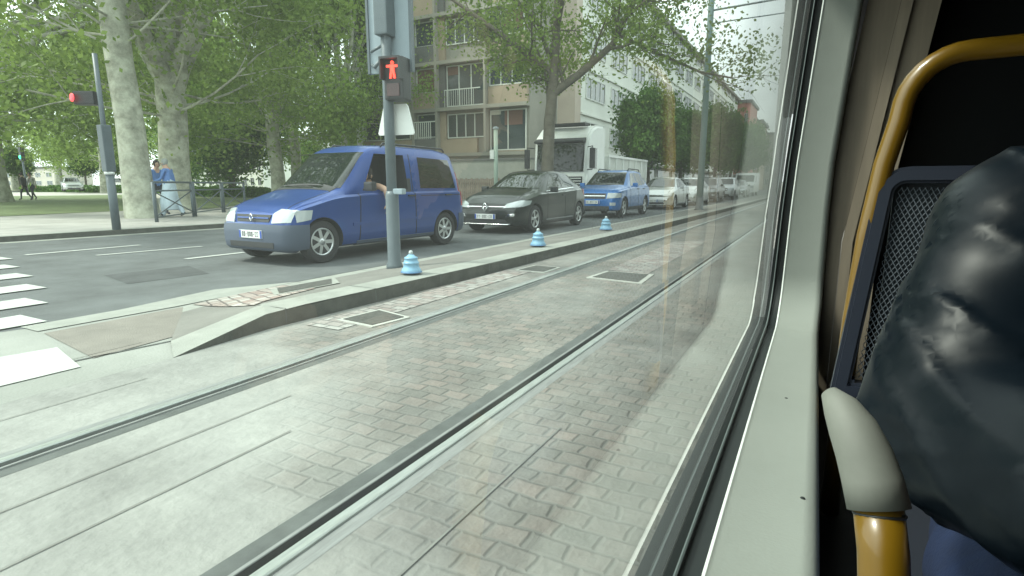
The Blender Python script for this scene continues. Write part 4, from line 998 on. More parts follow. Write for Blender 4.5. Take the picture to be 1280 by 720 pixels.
# ------------------------------------------------------------------ street furniture
# signal mast on the median
def signal_mast():
    t = empty('signal_mast', (-4.60, 5.45, .035), 0, 'dark grey signal mast in front of the blue van showing a red standing figure', 'traffic light')
    M = Matrix.Rotation(YAW*.35, 4, 'Z')
    MB().tube([(0, 0, 0), (0, 0, 3.9)], .062, 16).build('pole', M_grey, t)
    MB().lathe([(.105, 0), (.10, .06), (.082, .10), (.08, .92), (.066, .97)], 16).build('sleeve', M_grey, t)
    MB().box(.04, .17, -.05, .05, .93, 1.0, .015, M=M).build('clamp', M_greyl, t)
    ps = empty('pedestrian_signal', (0, 0, 0)); ps.parent = t
    b = MB(); b.box(.03, .27, -.13, .08, 2.02, 2.50, .02, M=M); b.build('housing', M_black, ps)
    b = MB(); b.box(.02, .04, -.22, -.11, 2.24, 2.46, M=M); b.box(.26, .28, -.22, -.11, 2.24, 2.46, M=M); b.box(.02, .28, -.22, -.11, 2.46, 2.485, M=M); b.build('hood', M_black, ps)
    red = mat('signal_red', (.6, .05, .03), .4, emit=(1, .05, .03), estr=2.6)
    b = MB(); y0, y1 = -.150, -.132; cx, z0 = .15, 2.255
    b.lathe([(.001, y0), (.019, y0), (.019, y1), (.001, y1)], 16, 'y', (cx, 0, z0+.172))
    b.box(cx-.024, cx+.024, y0, y1, z0+.075, z0+.150); b.box(cx-.075, cx+.075, y0+.001, y1, z0+.122, z0+.146)
    MM = Matrix.Identity(4)
    for sg in (-1, 1):
        P_ = [(cx+sg*.002, z0+.078), (cx+sg*.024, z0+.078), (cx+sg*.038, z0), (cx+sg*.016, z0)]
        a = [b.bm.verts.new((p[0], y0, p[1])) for p in P_]; c = [b.bm.verts.new((p[0], y1, p[1])) for p in P_]
        b.bm.faces.new(a); b.bm.faces.new(c[::-1])
        for i in range(4): b.bm.faces.new((a[i], a[(i+1) % 4], c[(i+1) % 4], c[i]))
    for v in b.bm.verts: v.co = M @ v.co
    b.build('red_figure', red, ps)
    MB().box(.07, .23, -.142, -.128, 2.06, 2.2, M=M).build('dark_lens', mat('dark_lens', (.05, .02, .02), .2, coat=1), ps)
    # triangular plate seen from behind, hung under the signal
    b = MB(); P_ = [(-.20, 1.66), (-.185, 1.64), (.275, 1.64), (.29, 1.66), (.215, 1.97), (.19, 2.0), (-.09, 2.0), (-.115, 1.97)]
    a = [b.bm.verts.new((p[0], .075, p[1])) for p in P_]; c = [b.bm.verts.new((p[0], .10, p[1])) for p in P_]
    b.bm.faces.new(a); b.bm.faces.new(c[::-1])
    for i in range(8): b.bm.faces.new((a[i], a[(i+1) % 8], c[(i+1) % 8], c[i]))
    for v in b.bm.verts: v.co = M @ v.co
    b.build('sign_plate', M_white, t)
    # tall backing board of the road signal and its housing
    bo = MB().box(-.30, .30, .08, .11, 2.36, 3.75, .012, M=M).build('backing_board', M_greyl, t)
    MB().box(-.30, -.27, .06, .13, 2.36, 3.74, M=M).build('board_edge', M_grey, bo)
    MB().box(.27, .30, .06, .13, 2.36, 3.74, M=M).build('board_edge', M_grey, bo)
    MB().box(-.085, .085, -.12, .078, 2.75, 3.6, .02, M=M).build('signal_housing', M_grey, t)
    b = MB(); b.tube([(-.06, 0, 2.52), (-.16, -.03, 2.42), (-.24, .02, 2.46)], .022, 8); b.tube([(-.06, 0, 2.66), (-.22, -.02, 2.6)], .018, 8); b.build('bracket', M_grey, t)
signal_mast()
# blue plastic posts with rings
def blue_post():
    t = empty('blue_post', (0, 0, 0), 0, 'x', 'plastic post', 'blue plastic posts along the median')
    bl = mat('blue_plastic', (.19, .37, .52), .45, var=.12, vscale=8)
    MB().lathe([(.12, 0), (.125, .01), (.115, .05), (.098, .075), (.092, .13), (.098, .135), (.098, .15), (.088, .155), (.078, .20), (.084, .205), (.082, .22), (.055, .235), (.032, .262)], 24).build('body', bl, t, smooth=True)
    MB().lathe([(.024, .255), (.026, .30), (.018, .315), (.006, .32)], 12).build('top_knob', mat('knob_grey', (.45, .5, .5), .5), t, smooth=True)
    b = MB(); b.lathe([(.13, 0), (.135, .008), (.125, .02)], 24); b.build('base_ring', mat('blue_dark', (.07, .17, .32), .5), t)
    return t
bp0 = blue_post()
for i, (x, y, lab, s) in enumerate([(-3.82, 4.80, 'blue ringed plastic post nearest the tram, beside the signal mast', .88), (-3.80, 7.95, 'second blue ringed post, in front of the black hatchback', .98), (-3.9, 11.5, 'third and farthest blue ringed post, before the bright blue car', 1.05)]):
    o = bp0 if i == 0 else copy_tree(bp0); o.location = (x, y, .142); o['label'] = lab; o.scale = (s, s, s*.85)
# catenary mast
def catenary():
    t = empty('catenary_mast', (-4.05, 23.2, .10), 0, 'tall blue green catenary mast standing among the queue of cars', 'mast')
    MB().tube([(0, 0, 0), (.0, 0, 9.5)], [.13, .10], 14).build('pole', mat('mast_green', (.16, .27, .27), .45, var=.1, vscale=3), t)
    MB().lathe([(.2, 0), (.2, .04), (.15, .05), (.14, .5), (.13, .52)], 14).build('base', M_grey, t)
    b = MB(); b.tube([(0, 0, 7.35), (5.6, 0, 7.55)], .035, 8); b.tube([(0, 0, 6.9), (3.0, 0, 6.95)], .022, 8); b.build('cantilever_arm', M_greyl, t)
    MB().tube([(3.0, 0, 6.9), (3.0, 0, 7.5)], .03, 8).build('insulator', M_greyl, t)
catenary()
# far-side traffic mast with red light
def left_mast():
    t = empty('traffic_mast', (-13.66, 6.85, .1), 0, 'grey traffic mast at the far kerb carrying a round red light on its left', 'traffic light')
    MB().tube([(0, 0, 0), (0, 0, 1.2)], .085, 14).build('sleeve', M_grey, t)
    MB().tube([(0, 0, 1.2), (0, 0, 1.26)], .10, 14).build('collar', M_white, t)
    MB().box(-.10, .10, -.1, .1, 1.26, 2.25, .03).build('control_box', M_grey, t)
    MB().tube([(0, 0, 1.1), (0, 0, 3.7)], .05, 12).build('pole', M_grey, t)
    M = Matrix.Translation((-.08, 0, 0)) @ Matrix.Rotation(R(28), 4, 'Z')
    h = MB().box(-.46, -.02, -.11, .11, 2.66, 2.94, .03, M=M).build('signal_head', M_black, t)
    MB().lathe([(.001, -.13), (.085, -.13), (.085, -.12), (.001, -.12)], 20, 'y', (0, 0, 0)).build('red_lens', mat('signal_red2', (.6, .03, .03), .4, emit=(1, .05, .07), estr=2.0), h, (-.40, -.22, 2.80))
left_mast()
def green_light():
    t = empty('traffic_light', (at_y(33, 26), 26, .1), 0, 'distant traffic light showing green at the far left, above the walking people', 'traffic light')
    MB().tube([(0, 0, 0), (0, 0, 4.2)], .09, 10).build('pole', M_grey, t)
    MB().box(-.22, .22, -.15, .15, 3.2, 4.5, .04).build('signal_head', M_black, t)
    MB().lathe([(.001, -.20), (.17, -.20), (.17, -.15), (.001, -.15)], 16, 'y', (0, 0, 3.55)).build('green_lens', mat('signal_green', (.05, .6, .3), .4, emit=(.05, 1, .45), estr=2.0), t)
green_light()
# crossed-bar railing at the far pavement
def railing():
    t = empty('railing', (-15.5, 8.6, .1), math.atan2(5.3, -3.5), 'x', 'railing', 'crossed-bar railings along the far pavement')
    L_ = 2.6; b = MB()
    pst = MB().tube([(0, 0, 0), (0, 0, 1.05)], .045, 10).build('post', M_grey, t)
    MB().tube([(L_, 0, 0), (L_, 0, 1.05)], .045, 10).build('post', M_grey, t)
    MB().tube([(0, 0, 1.05), (L_, 0, 1.05)], .03, 10).build('top_rail', M_grey, t)
    MB().tube([(0, 0, .82), (L_, 0, .82)], .022, 10).build('rail', M_grey, t)
    b.tube([(0, 0, .80), (L_, 0, .15)], .018, 8); b.tube([(0, 0, .15), (L_, 0, .80)], .018, 8)
    b.tube([(0, 0, .13), (L_, 0, .13)], .018, 8); b.build('cross_bars', M_grey, t)
    return t
r0 = railing()
ra = R(64)
for i, lab in enumerate(['grey crossed-bar railing panel in front of the walker in blue and white', 'grey crossed-bar railing panel between the walker and the blue van', 'grey crossed-bar railing panel hidden behind the blue van front']):
    o = r0 if i == 0 else copy_tree(r0)
    p = Vector((-15.45, 8.75, .1))+Vector((math.cos(R(128)), math.sin(R(128)), 0))*2.75*i
    o.location = p; o.rotation_euler = (0, 0, R(128)); o['label'] = lab

# ------------------------------------------------------------------ people
def person(loc, rz, J, label, mats, name='person', sub=2, scale=1, rad=None, edges=None, parent=None, group=None, disp=None, voxel=0, hair=True, seg_mats=None):
    """J: joint positions; one continuous skinned body; materials by nearest bone"""
    E_ = edges or [('pelvis', 'waist'), ('waist', 'chest'), ('chest', 'neck'), ('neck', 'head'), ('head', 'crown'),
      ('chest', 'shL'), ('shL', 'elL'), ('elL', 'wrL'), ('wrL', 'haL'), ('chest', 'shR'), ('shR', 'elR'), ('elR', 'wrR'), ('wrR', 'haR'),
      ('pelvis', 'hiL'), ('hiL', 'knL'), ('knL', 'anL'), ('anL', 'toL'), ('pelvis', 'hiR'), ('hiR', 'knR'), ('knR', 'anR'), ('anR', 'toR')]
    r_ = dict(pelvis=(.15, .12), waist=(.14, .11), chest=(.17, .12), neck=(.055, .055), head=(.078, .095), crown=(.06, .075), shL=.062, shR=.062, elL=.043, elR=.043, wrL=.03, wrR=.03, haL=.035, haR=.035,
              hiL=.09, hiR=.09, knL=.058, knR=.058, anL=.04, anR=.04, toL=.038, toR=.038)
    if rad: r_.update(rad)
    names = [k for k in J if any(k in e for e in E_)]
    me = bpy.data.meshes.new('sk'); me.from_pydata([J[k] for k in names], [(names.index(a), names.index(b)) for a, b in E_], [])
    if voxel:
        cb = MB(); rr = lambda k: (sum(r_.get(k, .04))/2 if isinstance(r_.get(k, .04), tuple) else r_.get(k, .04))
        for a, c in E_:
            A, C_ = Vector(J[a]), Vector(J[c]); d_ = (C_-A).normalized(); ra, rc = rr(a), rr(c); pts, rs = [], []
            for q in range(0, 7): an = R(90*q/6); pts.append(A-d_*ra*math.cos(an)); rs.append(max(.002, ra*math.sin(an)))
            for q in range(1, 4): pts.append(A.lerp(C_, q/4)); rs.append(ra+(rc-ra)*q/4)
            for q in range(6, -1, -1): an = R(90*q/6); pts.append(C_+d_*rc*math.cos(an)); rs.append(max(.002, rc*math.sin(an)))
            cb.tube(pts, rs, 20)
        cb.box(-.20, .20, -.30, .12, .28, .60, .08, M=Matrix.Translation((-.0, .0, 0)))
        bmesh.ops.recalc_face_normals(cb.bm, faces=cb.bm.faces); me = bpy.data.meshes.new('sk'); cb.bm.to_mesh(me); cb.bm.free()
    o = bpy.data.objects.new('sk', me); COL.objects.link(o)
    if not voxel:
        md = o.modifiers.new('s', 'SKIN'); md.use_smooth_shade = True
        lay = me.skin_vertices[0] if me.skin_vertices else None
        if lay is None:
            bm = bmesh.new(); bm.from_mesh(me); bm.verts.layers.skin.verify(); bm.to_mesh(me); bm.free(); lay = me.skin_vertices[0]
        for i, k in enumerate(names):
            q = r_.get(k, .04); lay.data[i].radius = q if isinstance(q, tuple) else (q, q); lay.data[i].use_root = (k == 'pelvis' or (i == 0 and 'pelvis' not in names))
        ss = o.modifiers.new('u', 'SUBSURF'); ss.levels = sub; ss.render_levels = sub
    if voxel:
        rm = o.modifiers.new('r', 'REMESH'); rm.mode = 'VOXEL'; rm.voxel_size = voxel; rm.use_smooth_shade = True
        sm = o.modifiers.new('m', 'SMOOTH'); sm.factor = .8; sm.iterations = 18
    bpy.context.view_layer.update(); dg = bpy.context.evaluated_depsgraph_get()
    res = bpy.data.meshes.new_from_object(o.evaluated_get(dg)); bpy.data.objects.remove(o)
    if disp:
        for v in res.vertices: v.co += disp(v.co, v.normal)
    mm = list(dict.fromkeys(mats.values())); res.materials.clear()
    for m in mm: res.materials.append(m)
    segs = [(Vector(J[a]), Vector(J[b]), mm.index(mats[(a, b)] if (a, b) in mats else mats.get(b, mats['*']))) for a, b in E_]
    n_ = len(res.polygons); C3 = np.empty(n_*3); res.polygons.foreach_get('center', C3); C3 = C3.reshape(-1, 3); best = np.full(n_, 1e9); idx = np.zeros(n_, np.int32)
    for a, b, mi in segs:
        a, d = np.array(a), np.array(b-a); t_ = np.clip((C3-a)@d/max(1e-9, d@d), 0, 1); q = np.linalg.norm(a+t_[:, None]*d-C3, axis=1); k = q < best; best[k] = q[k]; idx[k] = mi
    res.polygons.foreach_set('material_index', idx); res.polygons.foreach_set('use_smooth', np.ones(n_, bool))
    t = empty(name, loc, rz, label, 'person', group) if parent is None else parent
    t.scale = (scale,)*3
    bo = bpy.data.objects.new('body', res); COL.objects.link(bo); bo.parent = t
    if 'head' in J and hair:
        h = Vector(J['head']); c = Vector(J['crown']); up_ = (c-h).normalized(); f = Vector(J.get('face', (0, -1, 0))).normalized(); s = up_.cross(f).normalized()
        mid = h+up_*.03
        b = MB(); b.lathe([(.004, .135), (.05, .125), (.082, .09), (.098, .04), (.098, -.01), (.09, -.05), (.075, -.075)], 16)
        for v in list(b.bm.verts):
            q = v.co.copy(); fr = q.y  # local y = forward
            if q.y > .03 and q.z < .055: q.y = .03+(q.y-.03)*.15
            q.y *= 1.12 if q.y < 0 else 1
            v.co = mid+s*q.x+f*q.y*1.0+up_*q.z*.98
        b.build('hair', mats.get('hair', M_hair), t, smooth=True)
        b = MB(); n0 = h+f*.088+up_*.005
        b.tube([n0+up_*.02, n0+f*.024-up_*.012, n0-up_*.02+f*.004], [.008, .014, .012], 8); b.build('nose', M_skin, t, smooth=True)
        for sg in (-1, 1):
            b = MB(); b.lathe([(.001, -.010), (.007, -.007), (.010, 0), (.007, .007), (.001, .010)], 10, 'z', h+f*.084+s*sg*.032+up_*.022); b.build('eye', mat('eye', (.04, .03, .03), .2), t, smooth=True)
            b = MB(); e = h+s*sg*.085-up_*.0; b.tube([e+up_*.028, e+s*sg*.012+up_*.01, e+s*sg*.008-up_*.025], [.012, .015, .009], 8); b.build('ear', M_skin, t, smooth=True)
        b = MB(); b.tube([h+f*.088-up_*.035+s*.022, h+f*.096-up_*.036, h+f*.088-up_*.035-s*.022], [.004, .007, .004], 6); b.build('mouth', mat('lips', (.35, .15, .13), .5), t, smooth=True)
    return t
def hand(parent, wr, d, side, m, s=1.0, curl=.5, palm_n=(0, 0, -1)):
    """palm with five separate curled fingers, one mesh"""
    d = Vector(d).normalized(); n = Vector(palm_n); n = (n-d*n.dot(d)).normalized(); x = d.cross(n)*side
    b = MB(); wr = Vector(wr)
    b.tube([wr-d*.01*s, wr+d*.03*s, wr+d*.07*s, wr+d*.095*s], [.024*s, .033*s, .038*s, .030*s], 12)
    for v in b.bm.verts: q = v.co-wr; v.co = wr+q-n*(q.dot(n)*.45)
    for k, (o, l) in enumerate([(-.030, .066), (-.010, .078), (.011, .072), (.030, .056)]):
        p = wr+d*.085*s+x*o*s; pts = [p]; dd = d.copy()
        for i, f in enumerate((.42, .32, .26)):
            dd = (dd+n*curl*(.35+.45*i)).normalized(); pts.append(pts[-1]+dd*l*f*s)
        b.tube(pts, [.0095*s, .009*s, .008*s, .006*s], 8)
    p = wr+d*.03*s-x*.030*s; b.tube([p, p+(d*.6-x*.8).normalized()*.032*s+n*.006, p+(d*.9-x*.55).normalized()*.062*s+n*.02*s], [.013*s, .011*s, .008*s], 8)
    return b.build('hand', m, parent, smooth=True)

M_navy = mat('dark_shirt', (.05, .05, .06), .8); M_dark = mat('dark_trousers', (.03, .035, .05), .8)
# driver: upper body at the open window, arm hanging out over the door
dx, dy = VX+.40, VY+1.90
jd = dict(pelvis=(0, .10, .55), waist=(0, .08, .72), chest=(0, .04, .93), neck=(.02, -.02, 1.11), head=(.03, -.05, 1.19), crown=(.03, -.04, 1.30), face=(.1, -1, -.05),
  shR=(-.17, .03, 1.04), elR=(-.22, -.14, .82), wrR=(-.14, -.36, .85), haR=(-.12, -.42, .87),
  shL=(.19, .0, 1.04), elL=(.48, -.12, .99), wrL=(.505, -.10, .79), haL=(.505, -.10, .74),
  hiR=(-.1, .05, .52), knR=(-.12, -.35, .58), anR=(-.12, -.55, .3), toR=(-.12, -.65, .27), hiL=(.1, .05, .52), knL=(.12, -.35, .58), anL=(.12, -.55, .3), toL=(.12, -.65, .27))
dr = person((dx, dy, .02), 0, jd, 'driver of the blue van with a bare arm hanging out of the window', {'*': M_navy, 'neck': M_skin, 'head': M_skin, 'crown': M_skin, 'elL': M_skin, 'wrL': M_skin, 'haL': M_skin, 'wrR': M_skin, 'haR': M_skin, 'knL': M_dark, 'anL': M_dark, 'toL': M_dark, 'knR': M_dark, 'anR': M_dark, 'toR': M_dark},
   rad=dict(elL=.05, wrL=.036, haL=.03, shL=.065))
hand(dr, (.505, -.10, .775), (0, -.05, -1), 1, M_skin, 1.1, .4, (-1, 0, 0))
# walker behind the railing
M_bluec = mat('blue_jacket', (.10, .20, .46), .75, var=.15, vscale=6); M_lightb = mat('pale_blue_cloth', (.52, .62, .70), .8, var=.12, vscale=5)
jw = dict(pelvis=(0, 0, .95), waist=(0, -.01, 1.10), chest=(0, -.03, 1.34), neck=(0, -.06, 1.52), head=(0, -.10, 1.61), crown=(0, -.09, 1.73), face=(0, -1, -.15),
  shL=(.19, -.02, 1.43), elL=(.24, -.10, 1.16), wrL=(.2, -.34, 1.08), haL=(.19, -.40, 1.08), shR=(-.19, -.02, 1.43), elR=(-.25, -.08, 1.16), wrR=(-.21, -.32, 1.05), haR=(-.2, -.38, 1.05),
  hiL=(.1, 0, .9), knL=(.12, -.16, .5), anL=(.12, -.2, .09), toL=(.12, -.34, .05), hiR=(-.1, 0, .9), knR=(-.11, .06, .5), anR=(-.11, .28, .12), toR=(-.11, .17, .05))
wk = person((at_y(212, 10.4), 10.4, .1), R(-60), jw, 'walker in a blue top and loose pale clothes and a grey cap behind the railing', {'*': M_lightb, 'neck': M_skin, 'head': M_skin, 'crown': M_skin, 'shL': M_bluec, 'shR': M_bluec, 'elL': M_bluec, 'elR': M_bluec, 'wrL': M_bluec, 'wrR': M_bluec, 'haL': M_skin, 'haR': M_skin, 'chest': M_bluec, 'toL': M_dark, 'toR': M_dark, 'hair': mat('grey_cap', (.3, .32, .3), .8)},
   rad=dict(knL=.12, knR=.12, hiL=.14, hiR=.14, anL=.07, anR=.07, pelvis=(.2, .16), waist=(.19, .15)))
hand(wk, (.195, -.36, 1.08), (0, -1, 0), 1, M_skin); hand(wk, (-.205, -.34, 1.05), (0, -1, 0), -1, M_skin)
b = MB(); b.lathe([(.14, .62), (.20, .95), (.215, .7), (.27, .25), (.26, .22), (.2, .6)], 20); 
for v in b.bm.verts: v.co.y = v.co.y*.8-.02
b.build('loose_skirt', M_lightb, wk, smooth=True)
jp = dict(jw); jp.update(wrL=(.24, .02, .92), haL=(.24, .0, .85), wrR=(-.26, -.12, .92), haR=(-.26, -.14, .85), elL=(.25, .02, 1.16), elR=(-.26, .0, 1.16))
for i, (px, Y, lab, top) in enumerate([(30, 17.5, 'person in dark clothes walking beyond the grass, left of a pair', M_navy), (40, 17.9, 'person in dark clothes and pale top walking beyond the grass, right of a pair', mat('pale_top', (.5, .48, .45), .8)), (196, 10.9, 'person in a blue jacket walking just left of the one in pale clothes', M_bluec)]):
    d = {'*': M_dark, 'neck': M_skin, 'head': M_skin, 'crown': M_skin, 'haL': M_skin, 'haR': M_skin}
    for k in ('chest', 'shL', 'shR', 'elL', 'elR', 'wrL', 'wrR', 'waist'): d[k] = top
    q = person((at_y(px, Y), Y, .1), R(-50+70*i), jp, lab, d)
    hand(q, (.24, .02, .90), (0, -.2, -1), 1, M_skin); hand(q, (-.26, -.12, .90), (0, -.2, -1), -1, M_skin)

# ------------------------------------------------------------------ the tram we look out of
M_tw = mat('tram_trim', (.33, .355, .325), .42, var=.05, vscale=3, bump=.05, bscale=200)
M_gask = mat('gasket', (.012, .016, .016), .45)
M_tdark = mat('tram_dark', (.02, .021, .023), .6, var=.15, vscale=4)
M_tbrown = mat('tram_brown', (.20, .165, .125), .45, var=.2, vscale=5, stretch=(5, 5, .4))
M_yel = mat('handrail_yellow', (.145, .078, .004), .32, coat=.4, var=.06, vscale=8)
M_seatf = mat('seat_frame', (.012, .016, .028), .45)
ZS = .63; Y0 = 2.06; YR = -.9; GX = -.119
def gx(z): return GX+.035*max(0, z-ZS)+.03*max(0, z-1.08)
def frame_path(off, r0=.16):
    """window opening outline offset outward by off, in (y,z), from sill rear, round the corner, up the post"""
    p = [(YR, ZS-off), (-.4, ZS-off), (.0, ZS-off), (.4, ZS-off), (.8, ZS-off), (1.2, ZS-off), (1.5, ZS-off)]
    rr = r0+off; cy, cz = Y0-r0, ZS+r0
    for k in range(0, 13): a = R(-90+90*k/12); p.append((cy+rr*math.cos(a), cz+rr*math.sin(a)))
    p += [(Y0+off, z) for z in (1.0, 1.15, 1.3, 1.5, 1.7, 1.9, 2.1, 2.25)]
    return p
def tram():
    t = empty('tram', (0, 0, .35), 0, 'white trimmed window side and dark interior of the tram the view looks out of', 'tram')
    def k(o): o.location.z -= .35; return o
    def strip(name, secs, m, smooth=True):
        """sweep of sections: list of (off, dx) along the frame path"""
        b = MB(); paths = [[(gx(z)+dx*(1-.13*min(1, max(0, (z-.7)/.4))), y, z) for y, z in frame_path(off)] for off, dx in secs]
        V = [[b.bm.verts.new(p) for p in pa] for pa in paths]
        for i in range(len(V)-1):
            for j in range(len(V[0])-1): b.bm.faces.new((V[i][j], V[i+1][j], V[i+1][j+1], V[i][j+1]))
        o = b.build(name, m, t, smooth=smooth); autosmooth(o.data, 50); return k(o)
    # black gasket from the pane to the trim, then the trim ledge turning over its rounded edge down the inner wall
    strip('gasket', [(-.012, .002), (-.010, .012), (.0, .016), (.0, .040)], M_gask)
    strip('seam', [(-.0125, .0115), (-.0135, .0135), (-.0125, .0155)], mat('seam_grey', (.10, .12, .12), .4))
    strip('edge_strip', [(-.0015, .0385), (-.0045, .0405), (-.0045, .0425), (-.0025, .0440)], mat('edge_white', (.72, .75, .72), .35))
    strip('window_trim', [(-.002, .040), (-.004, .043), (-.001, .048), (.0, .14), (.004, .153), (.014, .161), (.03, .163), (.22, .165)], M_tw)
    # inner wall below the ledge, and post above
    k(MB().box(-.118, .044, YR-.4, Y0+.3, .36, ZS-.2).build('lower_wall', M_tw, t))
    k(MB().box(-.150, -.121, YR-.4, Y0+.02, ZS-.10, ZS-.001).build('outer_gasket', M_gask, t))
    k(MB().box(-.14, -.122, YR-.4, 7, .25, ZS-.101).build('outer_skin', mat('tram_outer', (.55, .57, .56), .35, coat=.5), t))
    # the pane: thin dusty glass that mirrors at grazing angles
    g = bpy.data.materials.new('tram_glass'); g.use_nodes = True; n = g.node_tree; n.nodes.clear()
    out = n.nodes.new('ShaderNodeOutputMaterial'); tr = n.nodes.new('ShaderNodeBsdfTransparent'); tr.inputs[0].default_value = (.90, .965, .92, 1)
    gl = n.nodes.new('ShaderNodeBsdfGlossy'); gl.inputs['Roughness'].default_value = .0
    fr = n.nodes.new('ShaderNodeFresnel'); geo = n.nodes.new('ShaderNodeNewGeometry'); mr = n.nodes.new('ShaderNodeMapRange')
    mr.inputs['To Min'].default_value = 1.34; mr.inputs['To Max'].default_value = 1/1.34; n.links.new(geo.outputs['Backfacing'], mr.inputs['Value']); n.links.new(mr.outputs[0], fr.inputs['IOR'])
    a1 = n.nodes.new('ShaderNodeMath'); a1.operation = 'ADD'; a1.inputs[1].default_value = 1; n.links.new(fr.outputs[0], a1.inputs[0])
    a2 = n.nodes.new('ShaderNodeMath'); a2.operation = 'MULTIPLY'; a2.inputs[1].default_value = 2; n.links.new(fr.outputs[0], a2.inputs[0])
    a3 = n.nodes.new('ShaderNodeMath'); a3.operation = 'DIVIDE'; n.links.new(a2.outputs[0], a3.inputs[0]); n.links.new(a1.outputs[0], a3.inputs[1])   # both faces of the pane
    m1 = n.nodes.new('ShaderNodeMixShader'); n.links.new(a3.outputs[0], m1.inputs[0]); n.links.new(tr.outputs[0], m1.inputs[1]); n.links.new(gl.outputs[0], m1.inputs[2])
    tl = n.nodes.new('ShaderNodeBsdfTranslucent'); tl.inputs[0].default_value = (.75, .82, .78, 1); m2 = n.nodes.new('ShaderNodeMixShader'); m2.inputs[0].default_value = .028
    n.links.new(m1.outputs[0], m2.inputs[1]); n.links.new(tl.outputs[0], m2.inputs[2]); n.links.new(m2.outputs[0], out.inputs[0])
    b = MB(); prev = None
    zs = [ZS-.03, .8, 1.0, 1.2, 1.4, 1.7, 2.0, 2.3]
    for z in zs:
        row = [b.bm.verts.new((gx(max(z, ZS)), y, z)) for y in (YR, Y0+.02)]
        if prev: b.bm.faces.new((prev[0], prev[1], row[1], row[0]))
        prev = row
    o = b.build('window_pane', g, t)
    if o.data.polygons[0].normal.x < 0: o.data.flip_normals()
    k(o)
    for sx_, sy_ in ((-.02, .42), (-.02, 1.28), (.02, .86)):
        k(MB().lathe([(.0001, ZS+.0005), (.0028, ZS+.0012), (.0036, ZS+.0002), (.0036, ZS-.004)], 12, 'z', (sx_, sy_, 0)).build('screw', M_gask, t))
    # exterior behind the trim so that nothing leaks past the corner
    k(MB().box(gx(1.3)-.05, gx(1.3)-.03, Y0+.02, 7, .3, 2.6).build('outer_skin', mat('tram_outer', (.55, .57, .56), .35, coat=.5), t))
    k(MB().box(-.2, .06, YR-2.0, YR, .3, 2.6).build('rear_post', M_tw, t))
    k(MB().box(-.13, .3, YR-2.0, 7, 1.80, 2.6).build('sun_block_header', M_tdark, t))  # unseen part, hung low to keep sun off the handrail and seat
    k(MB().box(-.2, 2.6, YR-2.0, 7, 2.5, 2.6).build('ceiling', M_tdark, t))
    k(MB().box(-.2, 2.6, YR-2.0, 7, .28, .35).build('floor', M_tdark, t))
    k(MB().box(2.5, 2.6, YR-2.0, 7, .3, 2.6).build('far_wall', M_tdark, t))
    k(MB().box(-.2, 2.6, YR-2.1, YR-2.0, .3, 2.6).build('rear_bulkhead', M_tdark, t))
    # brown post and dark bulkhead ahead
    def lean(x, z): return x+.12*(z-.9) if z > .9 else x
    b = MB()
    for q, (xa, xb, yy) in enumerate([(.0, .085, Y0+.05), (.085, .115, Y0+.035), (.115, .185, Y0+.05)]):
        P_ = [(lean(xa, z), yy, z) for z in (.35, .9, 2.4)]; Q_ = [(lean(xb, z), yy, z) for z in (.35, .9, 2.4)]
        for i in range(2): b.poly([P_[i], Q_[i], Q_[i+1], P_[i+1]], mi=q % 2)
        P2 = [(lean(xb, z), yy, z) for z in (.35, .9, 2.4)]; Q2 = [(lean(xb, z), yy+.2, z) for z in (.35, .9, 2.4)]
        for i in range(2): b.poly([P2[i], Q2[i], Q2[i+1], P2[i+1]], mi=q % 2)
    k(b.build('brown_post', [M_tbrown, mat('tram_brown_dark', (.11, .092, .072), .5)], t))
    k(MB().box(.1, 2.6, Y0+.25, Y0+.3, .3, 2.6).build('bulkhead', mat('bulkhead_black', (.008, .009, .01), .35), t))
    return t
TR = tram()
